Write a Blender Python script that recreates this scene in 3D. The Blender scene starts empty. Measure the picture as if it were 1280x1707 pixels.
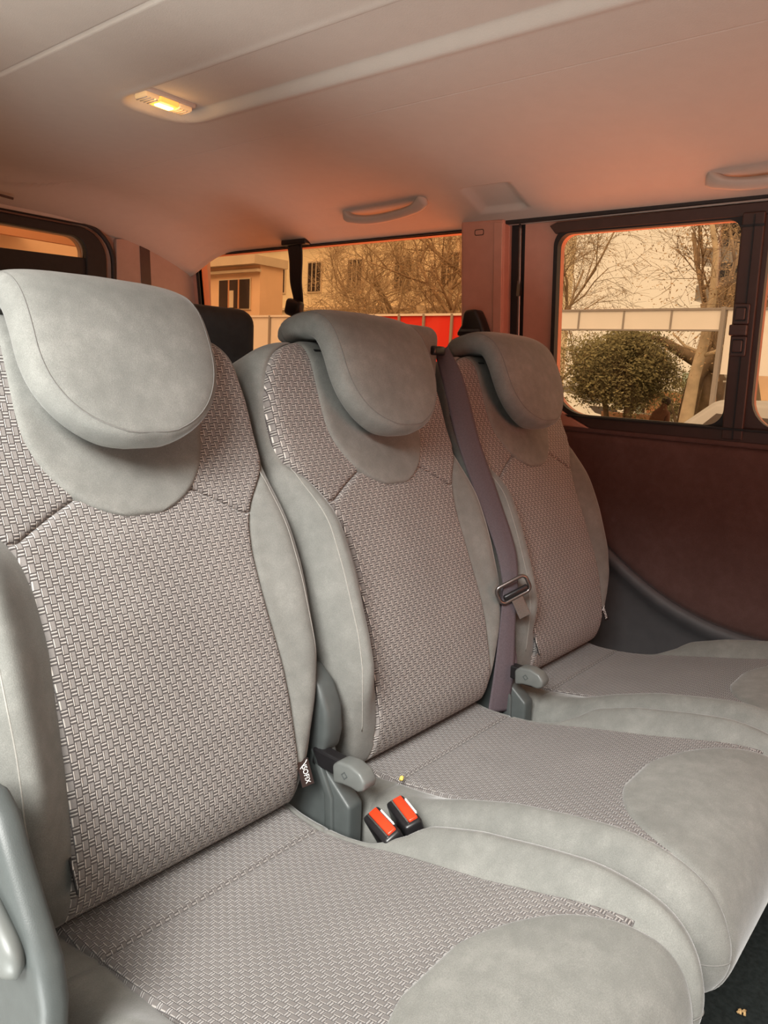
import bpy, bmesh, math, random
import numpy as np
from mathutils import Vector, Matrix
PI = math.pi
random.seed(7)
SC = bpy.context.scene
COL = SC.collection

# ------------------------------------------------------------------ camera
cam_d = bpy.data.cameras.new('camera'); cam = bpy.data.objects.new('camera', cam_d); COL.objects.link(cam)
Rr = Vector((0.64660265, -0.76105234, 0.05200338)); Uu = Vector((0.107075, 0.1580469, 0.98160895)); Ff = Vector((0.75527476, 0.62914268, -0.18368323))
m = Matrix((Rr, Uu, -Ff)).transposed().to_4x4(); m.translation = Vector((-1.00654812, -0.69655521, 0.57441631))
cam.matrix_world = m
cam_d.sensor_width = 36.0; cam_d.lens = 1250.8 / 1707 * 36; cam_d.clip_start = 0.01; cam_d.clip_end = 300
SC.camera = cam
# ------------------------------------------------------------------ exposure and light
SC.view_settings.view_transform = 'Standard'; SC.view_settings.look = 'None'
SC.view_settings.gamma = 1; SC.view_settings.exposure = 0.0; SC.view_settings.use_curve_mapping = False
W = bpy.data.worlds.new('sky'); SC.world = W; W.use_nodes = True
bg = W.node_tree.nodes['Background']; bg.inputs[0].default_value = (1.0, 0.97, 0.88, 1)
_t = W.node_tree                                      # overcast sky: bright overhead on the door side, dull low down, paler beyond the far windows
SKY_FAR, SKY_LOW, SKY_HIGH = 1.05, 0.12, 3.2
_tc = _t.nodes.new('ShaderNodeTexCoord'); _sx = _t.nodes.new('ShaderNodeSeparateXYZ'); _t.links.new(_tc.outputs['Generated'], _sx.inputs[0])
def _mrange(src, a, b, c, d):
    n = _t.nodes.new('ShaderNodeMapRange'); n.interpolation_type = 'SMOOTHSTEP'
    for i_, v_ in ((1, a), (2, b), (3, c), (4, d)): n.inputs[i_].default_value = v_
    _t.links.new(src, n.inputs[0]); return n.outputs[0]
_elev = _mrange(_sx.outputs[2], 0.26, 0.60, SKY_LOW, SKY_HIGH)
_near = _mrange(_sx.outputs[0], -0.30, 0.05, 1.0, 0.0)
_mx = _t.nodes.new('ShaderNodeMix'); _mx.data_type = 'FLOAT'; _mx.inputs[2].default_value = SKY_FAR
_t.links.new(_near, _mx.inputs[0]); _t.links.new(_elev, _mx.inputs[3]); _t.links.new(_mx.outputs[0], bg.inputs[1])

def area(name, loc, target, size, power, color, spread=180):
    l = bpy.data.lights.new(name, 'AREA'); l.shape = 'RECTANGLE'; l.size, l.size_y = size
    l.energy = power; l.color = color; l.spread = math.radians(spread)
    o = bpy.data.objects.new(name, l); COL.objects.link(o); o.location = loc
    d = Vector(target) - Vector(loc); o.rotation_euler = d.to_track_quat('-Z', 'Y').to_euler()
    return o
area('ceiling_fill', (-1.95, -0.60, -0.60), (-0.75, 0.7, 1.1), (0.9, 1.1), 17, (0.97, 1.0, 0.97), 85)  # added lamp shining up from outside the door to brighten the near ceiling
area('door_daylight', (-3.1, -1.35, 2.60), (-0.1, -0.3, 0.1), (1.4, 1.4), 150, (1.0, 0.99, 0.95), 120)
area('red_wall_fill', (0.15, -1.80, 0.45), (0.75, 0.7, 0.95), (1.2, 0.5), 2.8, (1.0, 0.32, 0.20), 75)  # added red lamp inside the front, reddens the far wall and pillar
area('right_window_daylight', (1.45, 0.07, -0.05), (0.2, 0.1, 1.1), (0.9, 0.7), 8.5, (1.0, 0.38, 0.22), 120)
area('right_rear_window_daylight', (1.45, 1.2, -0.05), (0.2, 1.0, 1.1), (1.2, 0.7), 7.5, (1.0, 0.45, 0.28), 120)

# ------------------------------------------------------------------ node helpers
class N:
    def __init__(s, nt, sock): s.nt, s.s = nt, sock
    def _m(s, op, o=None, c=None):
        n = s.nt.nodes.new('ShaderNodeMath'); n.operation = op
        for i, v in enumerate((s, o, c)):
            if v is None: continue
            if isinstance(v, N): s.nt.links.new(v.s, n.inputs[i])
            else: n.inputs[i].default_value = v
        return N(s.nt, n.outputs[0])
    def __add__(s, o): return s._m('ADD', o)
    def __sub__(s, o): return s._m('SUBTRACT', o)
    def __mul__(s, o): return s._m('MULTIPLY', o)
    def __truediv__(s, o): return s._m('DIVIDE', o)
    def floor(s): return s._m('FLOOR')
    def fract(s): return s._m('FRACT')
    def fmod(s, o): return s._m('FLOORED_MODULO', o)
    def lt(s, o): return s._m('LESS_THAN', o)
    def gt(s, o): return s._m('GREATER_THAN', o)
    def abs(s): return s._m('ABSOLUTE')
    def min(s, o): return s._m('MINIMUM', o)
    def max(s, o): return s._m('MAXIMUM', o)
    def sin(s): return s._m('SINE')
    def pow(s, o): return s._m('POWER', o)

def new_mat(name):
    mt = bpy.data.materials.new(name); mt.use_nodes = True
    nt = mt.node_tree; b = nt.nodes['Principled BSDF']
    return mt, nt, b
def setp(b, **k):
    for a, v in k.items():
        a = a.replace('_', ' ')
        if a in b.inputs: b.inputs[a].default_value = v
def noise(nt, scale, detail=3, vec=None, rough=0.5):
    n = nt.nodes.new('ShaderNodeTexNoise'); n.inputs['Scale'].default_value = scale; n.inputs['Detail'].default_value = detail
    n.inputs['Roughness'].default_value = rough
    if vec is None:
        tc = nt.nodes.get('TC') or nt.nodes.new('ShaderNodeTexCoord'); tc.name = 'TC'; vec = tc.outputs['Object']
    nt.links.new(vec, n.inputs['Vector']); return N(nt, n.outputs[0])
def ramp(nt, fac, stops):
    r = nt.nodes.new('ShaderNodeValToRGB'); e = r.color_ramp.elements
    while len(e) < len(stops): e.new(0.5)
    for el, (p, c) in zip(e, stops): el.position = p; el.color = (*c, 1)
    nt.links.new(fac.s, r.inputs[0]); return r.outputs[0]
def mixc(nt, fac, a, b_):
    n = nt.nodes.new('ShaderNodeMix'); n.data_type = 'RGBA'
    if isinstance(fac, N): nt.links.new(fac.s, n.inputs[0])
    else: n.inputs[0].default_value = fac
    for i, v in ((6, a), (7, b_)):
        if isinstance(v, tuple): n.inputs[i].default_value = (*v, 1)
        else: nt.links.new(v, n.inputs[i])
    return n.outputs[2]
def bump(nt, b, h, dist, strength=1.0):
    n = nt.nodes.new('ShaderNodeBump'); n.inputs['Distance'].default_value = dist; n.inputs['Strength'].default_value = strength
    nt.links.new(h.s, n.inputs['Height']); nt.links.new(n.outputs[0], b.inputs['Normal'])

def velour(name, c1, c2, c3, sheen=0.5):
    mt, nt, b = new_mat(name)
    big = noise(nt, 9, 5, rough=0.62); mid = noise(nt, 55, 3); fine = noise(nt, 900, 2)
    f = big * 0.42 + mid * 0.22 + fine * 0.36
    col = ramp(nt, f, [(0.36, c1), (0.5, c2), (0.64, c3)])
    nt.links.new(col, b.inputs['Base Color'])
    setp(b, Roughness=0.92, Sheen_Weight=sheen, Sheen_Roughness=0.35, Specular_IOR_Level=0.15)
    bump(nt, b, fine * 0.5 + mid * 0.5, 0.0012, 0.45)
    return mt
M_VEL = velour('grey velour', (0.148, 0.149, 0.138), (0.188, 0.188, 0.174), (0.250, 0.248, 0.230), 0.30)
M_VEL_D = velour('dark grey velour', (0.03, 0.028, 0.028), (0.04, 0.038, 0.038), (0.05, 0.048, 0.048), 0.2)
M_DOORV = velour('brown door velour', (0.115, 0.062, 0.053), (0.14, 0.076, 0.066), (0.17, 0.096, 0.086), 0.3)

def weave(name, cell, lo, mid, hi, dist):
    mt, nt, b = new_mat(name)
    uv = nt.nodes.new('ShaderNodeUVMap'); sep = nt.nodes.new('ShaderNodeSeparateXYZ'); nt.links.new(uv.outputs[0], sep.inputs[0])
    X = N(nt, sep.outputs[0]) / cell; Y = N(nt, sep.outputs[1]) / cell
    Y = Y * 0.371                                    # one bar plus two rungs is 2.7 columns long
    col_ = X.floor(); fx = X.fract(); y = (Y + col_.fmod(2.0) * 0.5).fract()
    isV = y.lt(0.575)
    vy = y / 0.575; endV = ((vy - 0.5).abs() * -2.0 + 1.0) * 9.0
    eV = ((fx - 0.5).abs() * -2.0 + 1.0) * 5.0
    edge = ((fx - 0.14).abs() * -7.5 + 1.0).max(0.0)  # the raised bright left thread of every bar
    hV = (eV.min(1.0) * 0.50 + edge * 0.62) * endV.min(1.0)
    ry = ((y - 0.575) / 0.2125).fract(); rib = ((ry * (2 * PI) - PI / 2).sin() * 0.5 + 0.5).pow(0.8)
    eH = ((fx - 0.5).abs() * -2.0 + 1.0) * 6.0
    top_ = ((ry - 0.66).abs() * -4.0 + 1.0).max(0.0)
    hH = (rib * 0.62 + top_ * 0.30) * eH.min(1.0)
    h = hV * isV + hH * ((isV * -1.0) + 1.0)
    fine = noise(nt, 1500, 2); big = noise(nt, 7, 4)
    f = h * 0.75 + fine * 0.16 + big * 0.16 - 0.04
    col = ramp(nt, f, [(0.10, lo), (0.5, mid), (0.9, hi)])
    nt.links.new(col, b.inputs['Base Color'])
    setp(b, Roughness=0.85, Sheen_Weight=0.25, Specular_IOR_Level=0.2)
    bump(nt, b, h + fine * 0.15, dist, 1.0)
    return mt
M_WEAVE = weave('basket weave cloth', 0.0070, (0.058, 0.048, 0.047), (0.215, 0.196, 0.186), (0.85, 0.79, 0.73), 0.0016)
M_WEAVE_F = weave('fine basket weave cloth', 0.0060, (0.060, 0.051, 0.050), (0.145, 0.130, 0.123), (0.50, 0.46, 0.43), 0.0012)  # finer cell, darker tones; on the rear strip they stand in for shade

def plain(name, c, rough=0.5, var=0.12, scale=40, metal=0.0, bumpd=0.0, spec=0.5, coat=0.0):
    mt, nt, b = new_mat(name)
    n = noise(nt, scale, 4)
    lo = tuple(x * (1 - var) for x in c); hi = tuple(min(1, x * (1 + var)) for x in c)
    nt.links.new(ramp(nt, n, [(0.3, lo), (0.7, hi)]), b.inputs['Base Color'])
    setp(b, Roughness=rough, Metallic=metal, Specular_IOR_Level=spec, Coat_Weight=coat)
    if bumpd: bump(nt, b, noise(nt, scale * 14, 2), bumpd, 0.6)
    return mt
M_HEAD = plain('headliner felt', (0.52, 0.455, 0.40), 0.95, 0.018, 30, bumpd=0.0006, spec=0.1)
M_TRIM = plain('pinkish pillar plastic', (0.58, 0.29, 0.215), 0.6, 0.04, 30, bumpd=0.0002)
M_TRIM2 = plain('brown rear trim', (0.42, 0.29, 0.235), 0.7, 0.04, 30)
M_HANDLE = plain('handle plastic', (0.50, 0.42, 0.36), 0.5, 0.03, 30)
M_GREYP = plain('grey seat plastic', (0.065, 0.073, 0.072), 0.45, 0.06, 60, bumpd=0.0002)
M_LEVER = plain('lever plastic', (0.125, 0.132, 0.126), 0.40, 0.05, 60)
M_LOWP = plain('dark lower door plastic', (0.085, 0.082, 0.086), 0.6, 0.08, 30, bumpd=0.0003)
M_BLACK = plain('black plastic', (0.012, 0.011, 0.012), 0.35, 0.1, 60)
M_RUBBER = plain('black rubber', (0.018, 0.015, 0.015), 0.6, 0.15, 60)
M_BRN = plain('brown black window plastic', (0.060, 0.032, 0.026), 0.5, 0.08, 40)
M_BRN2 = plain('latch plastic', (0.075, 0.042, 0.036), 0.4, 0.08, 40)
M_RED = plain('red button', (0.85, 0.045, 0.012), 0.35, 0.05, 60)
M_CHROME = plain('steel', (0.6, 0.58, 0.56), 0.25, 0.05, 60, metal=1.0)
M_DSTEEL = plain('dark steel', (0.22, 0.20, 0.19), 0.3, 0.1, 60, metal=0.9)
M_BELT = plain('seat belt webbing', (0.085, 0.065, 0.075), 0.6, 0.15, 400, bumpd=0.0003)
M_CARPET = plain('dark carpet', (0.020, 0.024, 0.023), 0.95, 0.3, 120, bumpd=0.002, spec=0.1)
M_FOAM = plain('yellow foam crumb', (0.75, 0.55, 0.12), 0.8, 0.1, 200)
M_STRAW = plain('straw litter', (0.42, 0.27, 0.12), 0.8, 0.2, 200)
M_WHITEINK = plain('white tag print', (0.8, 0.8, 0.78), 0.7, 0.02)
M_CREST = plain('bolster crest thread', (0.30, 0.29, 0.265), 0.9, 0.1, 300)
M_SEAM = plain('seam thread', (0.155, 0.150, 0.140), 0.9, 0.1, 300)

def glass(name, tint, gloss=0.04):
    mt = bpy.data.materials.new(name); mt.use_nodes = True; nt = mt.node_tree; nt.nodes.clear()
    o = nt.nodes.new('ShaderNodeOutputMaterial'); t = nt.nodes.new('ShaderNodeBsdfTransparent'); g = nt.nodes.new('ShaderNodeBsdfGlossy')
    t.inputs[0].default_value = (*tint, 1); g.inputs['Roughness'].default_value = 0.02
    mx = nt.nodes.new('ShaderNodeMixShader'); mx.inputs[0].default_value = gloss
    nt.links.new(t.outputs[0], mx.inputs[1]); nt.links.new(g.outputs[0], mx.inputs[2]); nt.links.new(mx.outputs[0], o.inputs[0])
    return mt
# the panes are two-sided boxes, so the light passes the tint twice
M_GLASS = glass('tinted window glass', (0.985, 0.82, 0.64))
M_GLASS2 = glass('deep tinted window glass', (0.98, 0.74, 0.52))
def emit(name, c, s):
    mt = bpy.data.materials.new(name); mt.use_nodes = True; nt = mt.node_tree; b = nt.nodes['Principled BSDF']
    setp(b, Base_Color=(*c, 1), Emission_Color=(*c, 1), Emission_Strength=s, Roughness=0.3); return mt
M_BULB = emit('lit amber bulb', (1.0, 0.62, 0.16), 6.0)
M_DIFF = emit('glowing amber lens', (1.0, 0.50, 0.10), 0.85)
M_LENS = emit('pale lens end', (0.9, 0.6, 0.3), 0.28)

# ------------------------------------------------------------------ mesh helpers
def link(name, me, mat, parent=None, smooth=True):
    o = bpy.data.objects.new(name, me); COL.objects.link(o)
    me.materials.append(mat) if mat else None
    if smooth: me.polygons.foreach_set('use_smooth', [True] * len(me.polygons))
    if parent: o.parent = parent; o.location = -Vector(parent['origin']) if 'origin' in parent else (0, 0, 0)
    return o
def tag(o, label=None, cat=None, group=None, kind=None):
    if label: o['label'] = label
    if cat: o['category'] = cat
    if group: o['group'] = group
    if kind: o['kind'] = kind
    return o
def thing(name, loc, label, cat, group=None):
    o = bpy.data.objects.new(name, None); COL.objects.link(o); o.location = loc; o.empty_display_size = 0.05
    o['origin'] = tuple(loc); return tag(o, label, cat, group)
def mesh_of(verts, faces, name='m'):
    me = bpy.data.meshes.new(name); me.from_pydata([tuple(v) for v in verts], [], faces); me.update(); return me
def bm_to(bm, name='m', normals=True):
    me = bpy.data.meshes.new(name)
    if normals: bmesh.ops.recalc_face_normals(bm, faces=bm.faces)
    bm.to_mesh(me); bm.free(); return me
def grid_mesh(P, UV=None, closeu=False, flip=False):
    nv, nu, _ = P.shape; V = P.reshape(-1, 3).tolist(); F = []
    for j in range(nv - 1):
        for i in range(nu if closeu else nu - 1):
            i2 = (i + 1) % nu
            q = (j * nu + i, j * nu + i2, (j + 1) * nu + i2, (j + 1) * nu + i)
            F.append(q[::-1] if flip else q)
    me = mesh_of(V, F)
    if UV is not None:
        l = me.uv_layers.new(name='UVMap'); u = UV.reshape(-1, 2); idx = np.zeros(len(me.loops), dtype=np.int32)
        me.loops.foreach_get('vertex_index', idx); l.data.foreach_set('uv', u[idx].astype(np.float32).ravel())
    return me
def sheet(P, thick=None):                      # grid with real thickness: P front grid, offset back along thick vector
    nv, nu, _ = P.shape; Q = P + np.array(thick); V = P.reshape(-1, 3).tolist() + Q.reshape(-1, 3).tolist(); n = nv * nu; F = []
    for j in range(nv - 1):
        for i in range(nu - 1):
            q = (j * nu + i, j * nu + i + 1, (j + 1) * nu + i + 1, (j + 1) * nu + i)
            F.append(q); F.append(tuple(a + n for a in q[::-1]))
    edge = [i for i in range(nu)] + [j * nu + nu - 1 for j in range(1, nv)] + [(nv - 1) * nu + i for i in range(nu - 2, -1, -1)] + [j * nu for j in range(nv - 2, 0, -1)]
    for a, b in zip(edge, edge[1:] + edge[:1]): F.append((b, a, a + n, b + n))
    bm = bmesh.new(); bm.from_mesh(mesh_of(V, F)); return bm_to(bm)
def add_box(bm, lo, hi, bev=0.0, seg=2, mat=None):
    r = bmesh.ops.create_cube(bm, size=1); vs = r['verts']
    for v in vs:
        v.co = Vector([(lo[k] + hi[k]) / 2 + v.co[k] * (hi[k] - lo[k]) for k in range(3)])
    if bev:
        es = list({e for v in vs for e in v.link_edges})
        nv = bmesh.ops.bevel(bm, geom=es, offset=bev, segments=seg, affect='EDGES', profile=0.5)
        vs = list({v for f in nv['faces'] for v in f.verts})
    if mat is not None:
        bmesh.ops.transform(bm, matrix=mat, verts=vs)
def box(name, lo, hi, mat, parent=None, bev=0.0, seg=2, smooth=False, xf=None):
    bm = bmesh.new(); add_box(bm, lo, hi, bev, seg)
    if xf is not None: bmesh.ops.transform(bm, matrix=xf, verts=bm.verts)
    return link(name, bm_to(bm), mat, parent, smooth)
def rrect(x0, x1, y0, y1, r, n=8):
    if not isinstance(r, (tuple, list)): r = (r,) * 4          # corners in order: (x1,y1),(x0,y1),(x0,y0),(x1,y0)
    pts = []
    for (cx, cy, sx, sy, a0), rr in zip(((x1, y1, -1, -1, 0), (x0, y1, 1, -1, 90), (x0, y0, 1, 1, 180), (x1, y0, -1, 1, 270)), r):
        for k in range(n + 1):
            a = math.radians(a0 + 90 * k / n); pts.append((cx + sx * rr + rr * math.cos(a), cy + sy * rr + rr * math.sin(a)))
    return pts
def prism(name, pts, depth, place, mat, parent=None, bev=0.0, hole=None, smooth=False):
    # pts in a 2D plane extruded between depth[0] and depth[1]; place maps (a, b, d) to a point; hole: matching ring
    V, F = [], []; n = len(pts)
    for d in depth:
        V += [place(a, b, d) for a, b in pts]
    if hole is None:
        F += [tuple(range(n)), tuple(range(2 * n - 1, n - 1, -1))]
        F += [(i, (i + 1) % n, n + (i + 1) % n, n + i) for i in range(n)]
    else:
        for d in depth: V += [place(a, b, d) for a, b in hole]
        for i in range(n):
            k = (i + 1) % n
            F += [(i, k, 2 * n + k, 2 * n + i), (n + i, n + k, 3 * n + k, 3 * n + i), (i, k, n + k, n + i), (2 * n + i, 2 * n + k, 3 * n + k, 3 * n + i)]
    bm = bmesh.new(); bm.from_mesh(mesh_of(V, F)); bmesh.ops.recalc_face_normals(bm, faces=bm.faces)
    if bev:
        es = [e for e in bm.edges if len(e.link_faces) == 2 and e.calc_face_angle(0) > 0.6]
        bmesh.ops.bevel(bm, geom=es, offset=bev, segments=3, affect='EDGES', profile=0.5)
    me = bm_to(bm)
    return link(name, me, mat, parent, smooth)
def tube_bm(bm, pts, rad, seg=8, closed=False):
    pts = [Vector(p) for p in pts]; n = len(pts)
    if not hasattr(rad, '__len__'): rad = [rad] * n
    rings = []; prev = None
    for i, p in enumerate(pts):
        a = pts[i - 1] if (i or closed) else p; b = pts[(i + 1) % n] if (i < n - 1 or closed) else p
        t = (b - a).normalized()
        if prev is None:
            u = t.orthogonal().normalized()
        else:
            u = (prev - t * prev.dot(t)); u = u.normalized() if u.length > 1e-6 else t.orthogonal().normalized()
        prev = u; w = t.cross(u)
        rings.append([bm.verts.new(p + (u * math.cos(2 * PI * k / seg) + w * math.sin(2 * PI * k / seg)) * rad[i]) for k in range(seg)])
    for i in range(n if closed else n - 1):
        A, B = rings[i], rings[(i + 1) % n]
        for k in range(seg): bm.faces.new((A[k], A[(k + 1) % seg], B[(k + 1) % seg], B[k]))
    if not closed and seg > 2:
        bm.faces.new(rings[0][::-1]); bm.faces.new(rings[-1])
def tube(name, pts, rad, mat, parent=None, seg=8, closed=False):
    bm = bmesh.new(); tube_bm(bm, pts, rad, seg, closed); return link(name, bm_to(bm), mat, parent)
def spline(pts, n):
    P = np.array(pts, float); k = len(P); out = []
    Q = np.vstack([2 * P[0] - P[1], P, 2 * P[-1] - P[-2]])
    for t in np.linspace(0, k - 1 - 1e-9, n):
        i = int(t); f = t - i; a, b, c, d = Q[i:i + 4]
        out.append(0.5 * (2 * b + (c - a) * f + (2 * a - 5 * b + 4 * c - d) * f * f + (3 * b - a - 3 * c + d) * f ** 3))
    return np.array(out)
def sst(x, a=0.0, b=1.0):
    t = np.clip((x - a) / (b - a), 0, 1); return t * t * (3 - 2 * t)

# ------------------------------------------------------------------ the setting
T_LEAN = 0.12
def xw(z): return 0.88 - T_LEAN * (z - 0.45)
FLOOR = -0.42
def struct(o): o['kind'] = 'structure'; return o
struct(box('floor', (-0.86, -1.9, FLOOR - 0.04), (0.97, 1.9, FLOOR), M_CARPET))
# ceiling: a height field with a recessed channel, a stitched centre panel and curved edges
XS = [0.0, 0.27, 0.43, 0.58, 0.69, 0.78, 0.83, 0.845]; ZS = [1.102, 1.100, 1.093, 1.076, 1.052, 1.018, 0.992, 0.976]
def ceil_z(x, y):
    ax = np.abs(x + 0.03) if np.ndim(x) else abs(x + 0.03)
    z = np.interp(ax, XS, ZS)
    xa = np.clip((ax - 0.20) / 0.645, 0, 1)
    z = 0.35 * z + 0.65 * (1.102 - 0.126 * xa ** 2.2)
    # rounded panel seam
    dx = ax - 0.27; dy = y - 1.74; r = 0.18
    d = np.hypot(np.maximum(dx + r, 0), np.maximum(dy + r, 0)) - r
    z = z - 0.003 * sst(-d, -0.003, 0.003)
    z = z + 0.004 * np.exp(-((d - 0.001) / 0.0022) ** 2)
    z = z - 0.085 * sst(y, 1.55, 1.92) * sst(y, 1.5, 1.9)
    # channel
    cx = np.abs(x + 0.012) - 0.078; cy = y - 0.84; r2 = 0.05
    dc = np.hypot(np.maximum(cx + r2, 0), np.maximum(cy + r2, 0)) - r2 + np.minimum(np.maximum(cx + r2, cy + r2), 0)
    z = z + 0.014 * (1 - sst(dc, -0.014, 0.012)) - 0.002 * np.exp(-((dc - 0.016) / 0.009) ** 2)
    # square blank beside the front pillar
    qx = np.abs(x - 0.708) - 0.052; qy = np.abs(y - 0.42) - 0.066
    dq = np.maximum(qx, qy); z = z + 0.012 * (1 - sst(dq, -0.004, 0.006))
    return z
gx = np.linspace(-0.87, 0.815, 620); gy = np.linspace(-1.9, 1.90, 300)
GX, GY = np.meshgrid(gx, gy); P = np.stack([GX, GY, ceil_z(GX, GY)], -1)
struct(link('ceiling', sheet(P, (0, 0, 0.03)), M_HEAD))

def side(a, b, d): return (xw(b) + d, a, b)          # (y, z, depth outwards) on the right side wall
def poly_wall(name, outer, holes, place, depth, mat, parent=None):
    # a wall plate with rounded holes: triangulated fill extruded to a real thickness
    bm = bmesh.new(); es = []
    for ring in [outer] + holes:
        vs = [bm.verts.new((a, b, 0)) for a, b in ring]
        es += [bm.edges.new((vs[i], vs[(i + 1) % len(vs)])) for i in range(len(vs))]
    bmesh.ops.triangle_fill(bm, use_beauty=True, edges=es)
    r = bmesh.ops.extrude_face_region(bm, geom=bm.faces[:])
    for v in [g for g in r['geom'] if isinstance(g, bmesh.types.BMVert)]: v.co.z = 1
    for v in bm.verts: v.co = Vector(place(v.co.x, v.co.y, depth[0] if v.co.z < 0.5 else depth[1]))
    return link(name, bm_to(bm), mat, parent, smooth=False)
WIN1 = rrect(-0.158, 0.290, 0.488, 0.946, (0.035, 0.030, 0.040, 0.095))
QW = rrect(0.52, 1.822, 0.50, 0.972, (0.03, 0.05, 0.05, 0.03))
WIN2 = rrect(-0.75, -0.215, 0.488, 0.946, (0.035, 0.03, 0.04, 0.07))
rect = lambda y0, y1, z0, z1: [(y1, z1), (y0, z1), (y0, z0), (y1, z0)]
# rear quarter: wall with window hole
struct(poly_wall('wall_right', rect(0.435, 1.90, FLOOR, 1.05), [QW], side, (0.0, 0.04), M_TRIM))
w2 = struct(prism('window_2', QW, (0.012, 0.016), side, M_GLASS2))
fr = rrect(0.50, 1.838, 0.485, 0.985, (0.03, 0.055, 0.055, 0.03)); inn = rrect(0.52, 1.822, 0.50, 0.972, (0.03, 0.05, 0.05, 0.03))
prism('window_seal', fr, (-0.004, 0.012), side, M_RUBBER, w2, hole=inn)
# sliding door
door = struct(poly_wall('door_1', rect(-1.85, 0.388, 0.445, 0.985), [WIN1, WIN2], side, (0.0, 0.035), M_TRIM))
w1 = struct(prism('window_1', WIN1, (0.014, 0.018), side, M_GLASS))
w3 = struct(prism('window_3', WIN2, (0.014, 0.018), side, M_GLASS))
# black window surround of the door, wider at the top and bottom
def ring_pair(w, g):
    return None
o1 = rrect(-0.166, 0.300, 0.476, 0.960, (0.045, 0.006, 0.006, 0.105)); i1 = rrect(-0.157, 0.289, 0.489, 0.945, (0.035, 0.030, 0.040, 0.095))
prism('window_seal', o1, (-0.006, 0.014), side, M_RUBBER, w1, hole=i1)
o2 = rrect(-0.77, -0.203, 0.470, 0.962, (0.006, 0.045, 0.05, 0.006)); i2 = rrect(-0.749, -0.216, 0.489, 0.945, (0.035, 0.03, 0.04, 0.07))
prism('window_seal', o2, (-0.006, 0.014), side, M_BRN, w3, hole=i2)
# head rail and sill rail of the sliding window
top = prism('window_head_rail', [(0.312, 0.965), (0.29, 0.972), (-1.85, 0.985), (-1.85, 0.955), (-0.15, 0.949), (0.25, 0.949), (0.295, 0.945)], (-0.010, 0.0), side, M_BRN, door, bev=0.002)
prism('window_sill_rail', [(0.245, 0.487), (0.10, 0.487), (-1.85, 0.487), (-1.85, 0.455), (0.17, 0.455)], (-0.012, 0.0), side, M_BRN, door, bev=0.003)
prism('sill_lip', [(0.245, 0.487), (-1.85, 0.490), (-1.85, 0.484), (0.235, 0.481)], (-0.017, -0.010), side, M_RUBBER, door, bev=0.001)
# divider post with its two latches
div = prism('window_divider', [(-0.160, 0.955), (-0.206, 0.955), (-0.206, 0.46), (-0.160, 0.46)], (-0.016, 0.0), side, M_BRN, door, bev=0.003)
prism('divider_groove', [(-0.184, 0.95), (-0.187, 0.95), (-0.187, 0.46), (-0.184, 0.46)], (-0.0175, -0.014), side, M_BLACK, div)
for z0, z1 in ((0.925, 0.93), (0.483, 0.487)):
    prism('divider_joint', [(-0.158, z1), (-0.207, z1), (-0.207, z0), (-0.158, z0)], (-0.0175, -0.014), side, M_BLACK, div)
def latch(zc, up):
    b0 = rrect(-0.196, -0.163, zc - 0.022, zc + 0.022, 0.004, 3)
    l = prism('window_latch', b0, (-0.024, -0.015), side, M_BRN2, door, bev=0.002)
    prism('latch_button', rrect(-0.189, -0.169, zc - 0.013, zc + 0.013, 0.003, 3), (-0.030, -0.0235), side, M_BRN2, l, bev=0.002)
    prism('latch_recess', rrect(-0.191, -0.167, zc - 0.0155, zc + 0.0155, 0.003, 3), (-0.0248, -0.0235), side, M_BLACK, l)
    zz = zc + (-0.030 if up else 0.030)
    prism('latch_lip', rrect(-0.196, -0.158, zz - 0.007, zz + 0.007, 0.003, 3), (-0.030, -0.015), side, M_BRN2, l, bev=0.003)
latch(0.742, True); latch(0.672, False)
# belt line shelf and velour door panel bulging inwards
def low_x(y, z):                                    # inner face of the lower door, leaning outwards to the floor
    return 0.872 + 0.13 * (0.445 - z) * 0.9 + 0.0 * y - 0.012 * math.exp(-((0.445 - z) / 0.03) ** 2) * 0
CURVE = spline([(0.40, 0.36), (0.30, 0.265), (0.22, 0.205), (0.132, 0.154), (0.04, 0.088), (-0.042, 0.040), (-0.12, 0.008), (-0.198, -0.012), (-0.31, -0.022), (-0.6, -0.03), (-1.2, -0.03), (-1.85, -0.03)], 90)
P = np.zeros((26, 90, 3))
for i, (y, zc) in enumerate(CURVE):
    for j in range(26):
        t = j / 25; z = 0.447 + (zc - 0.447) * t
        x = low_x(y, z); dd = (0.447 - z)
        x += 0.012 * (1 - min(1, dd / 0.012)) ** 2
        x += 0.006 * max(0, (t - 0.95) / 0.05)
        P[j, i] = (x, y, z)
struct_panel = link('door_velour_panel', sheet(P, (0.02, 0, 0)), M_DOORV, door); tag(struct_panel, 'brown velour upper door lining')
P = np.zeros((30, 90, 3))
for i, (y, zc) in enumerate(CURVE):
    for j in range(30):
        t = j / 29; z = zc + 0.002 + (FLOOR - zc) * t
        dd = zc - z
        x = low_x(y, z) - 0.004 - 0.010 * sst(dd, 0.0, 0.012) + 0.016 * sst(dd, 0.02, 0.06)
        P[j, i] = (x, y, z)
lp = link('door_lower_panel', sheet(P, (0.02, 0, 0)), M_LOWP, door); tag(lp, 'dark grey plastic lower door lining')
prism('belt_line_shelf', [(0.400, 0.462), (-1.85, 0.462), (-1.85, 0.444), (0.400, 0.444)], (-0.010, 0.03), side, M_DOORV, door, bev=0.004)
# the pinkish pointed trim piece at the lower left of the door window
prism('door_corner_trim', [(0.395, 0.60), (0.345, 0.60), (0.318, 0.53), (0.225, 0.478), (0.175, 0.455), (0.395, 0.455)], (-0.014, 0.0), side, M_TRIM, door, bev=0.004)
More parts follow.
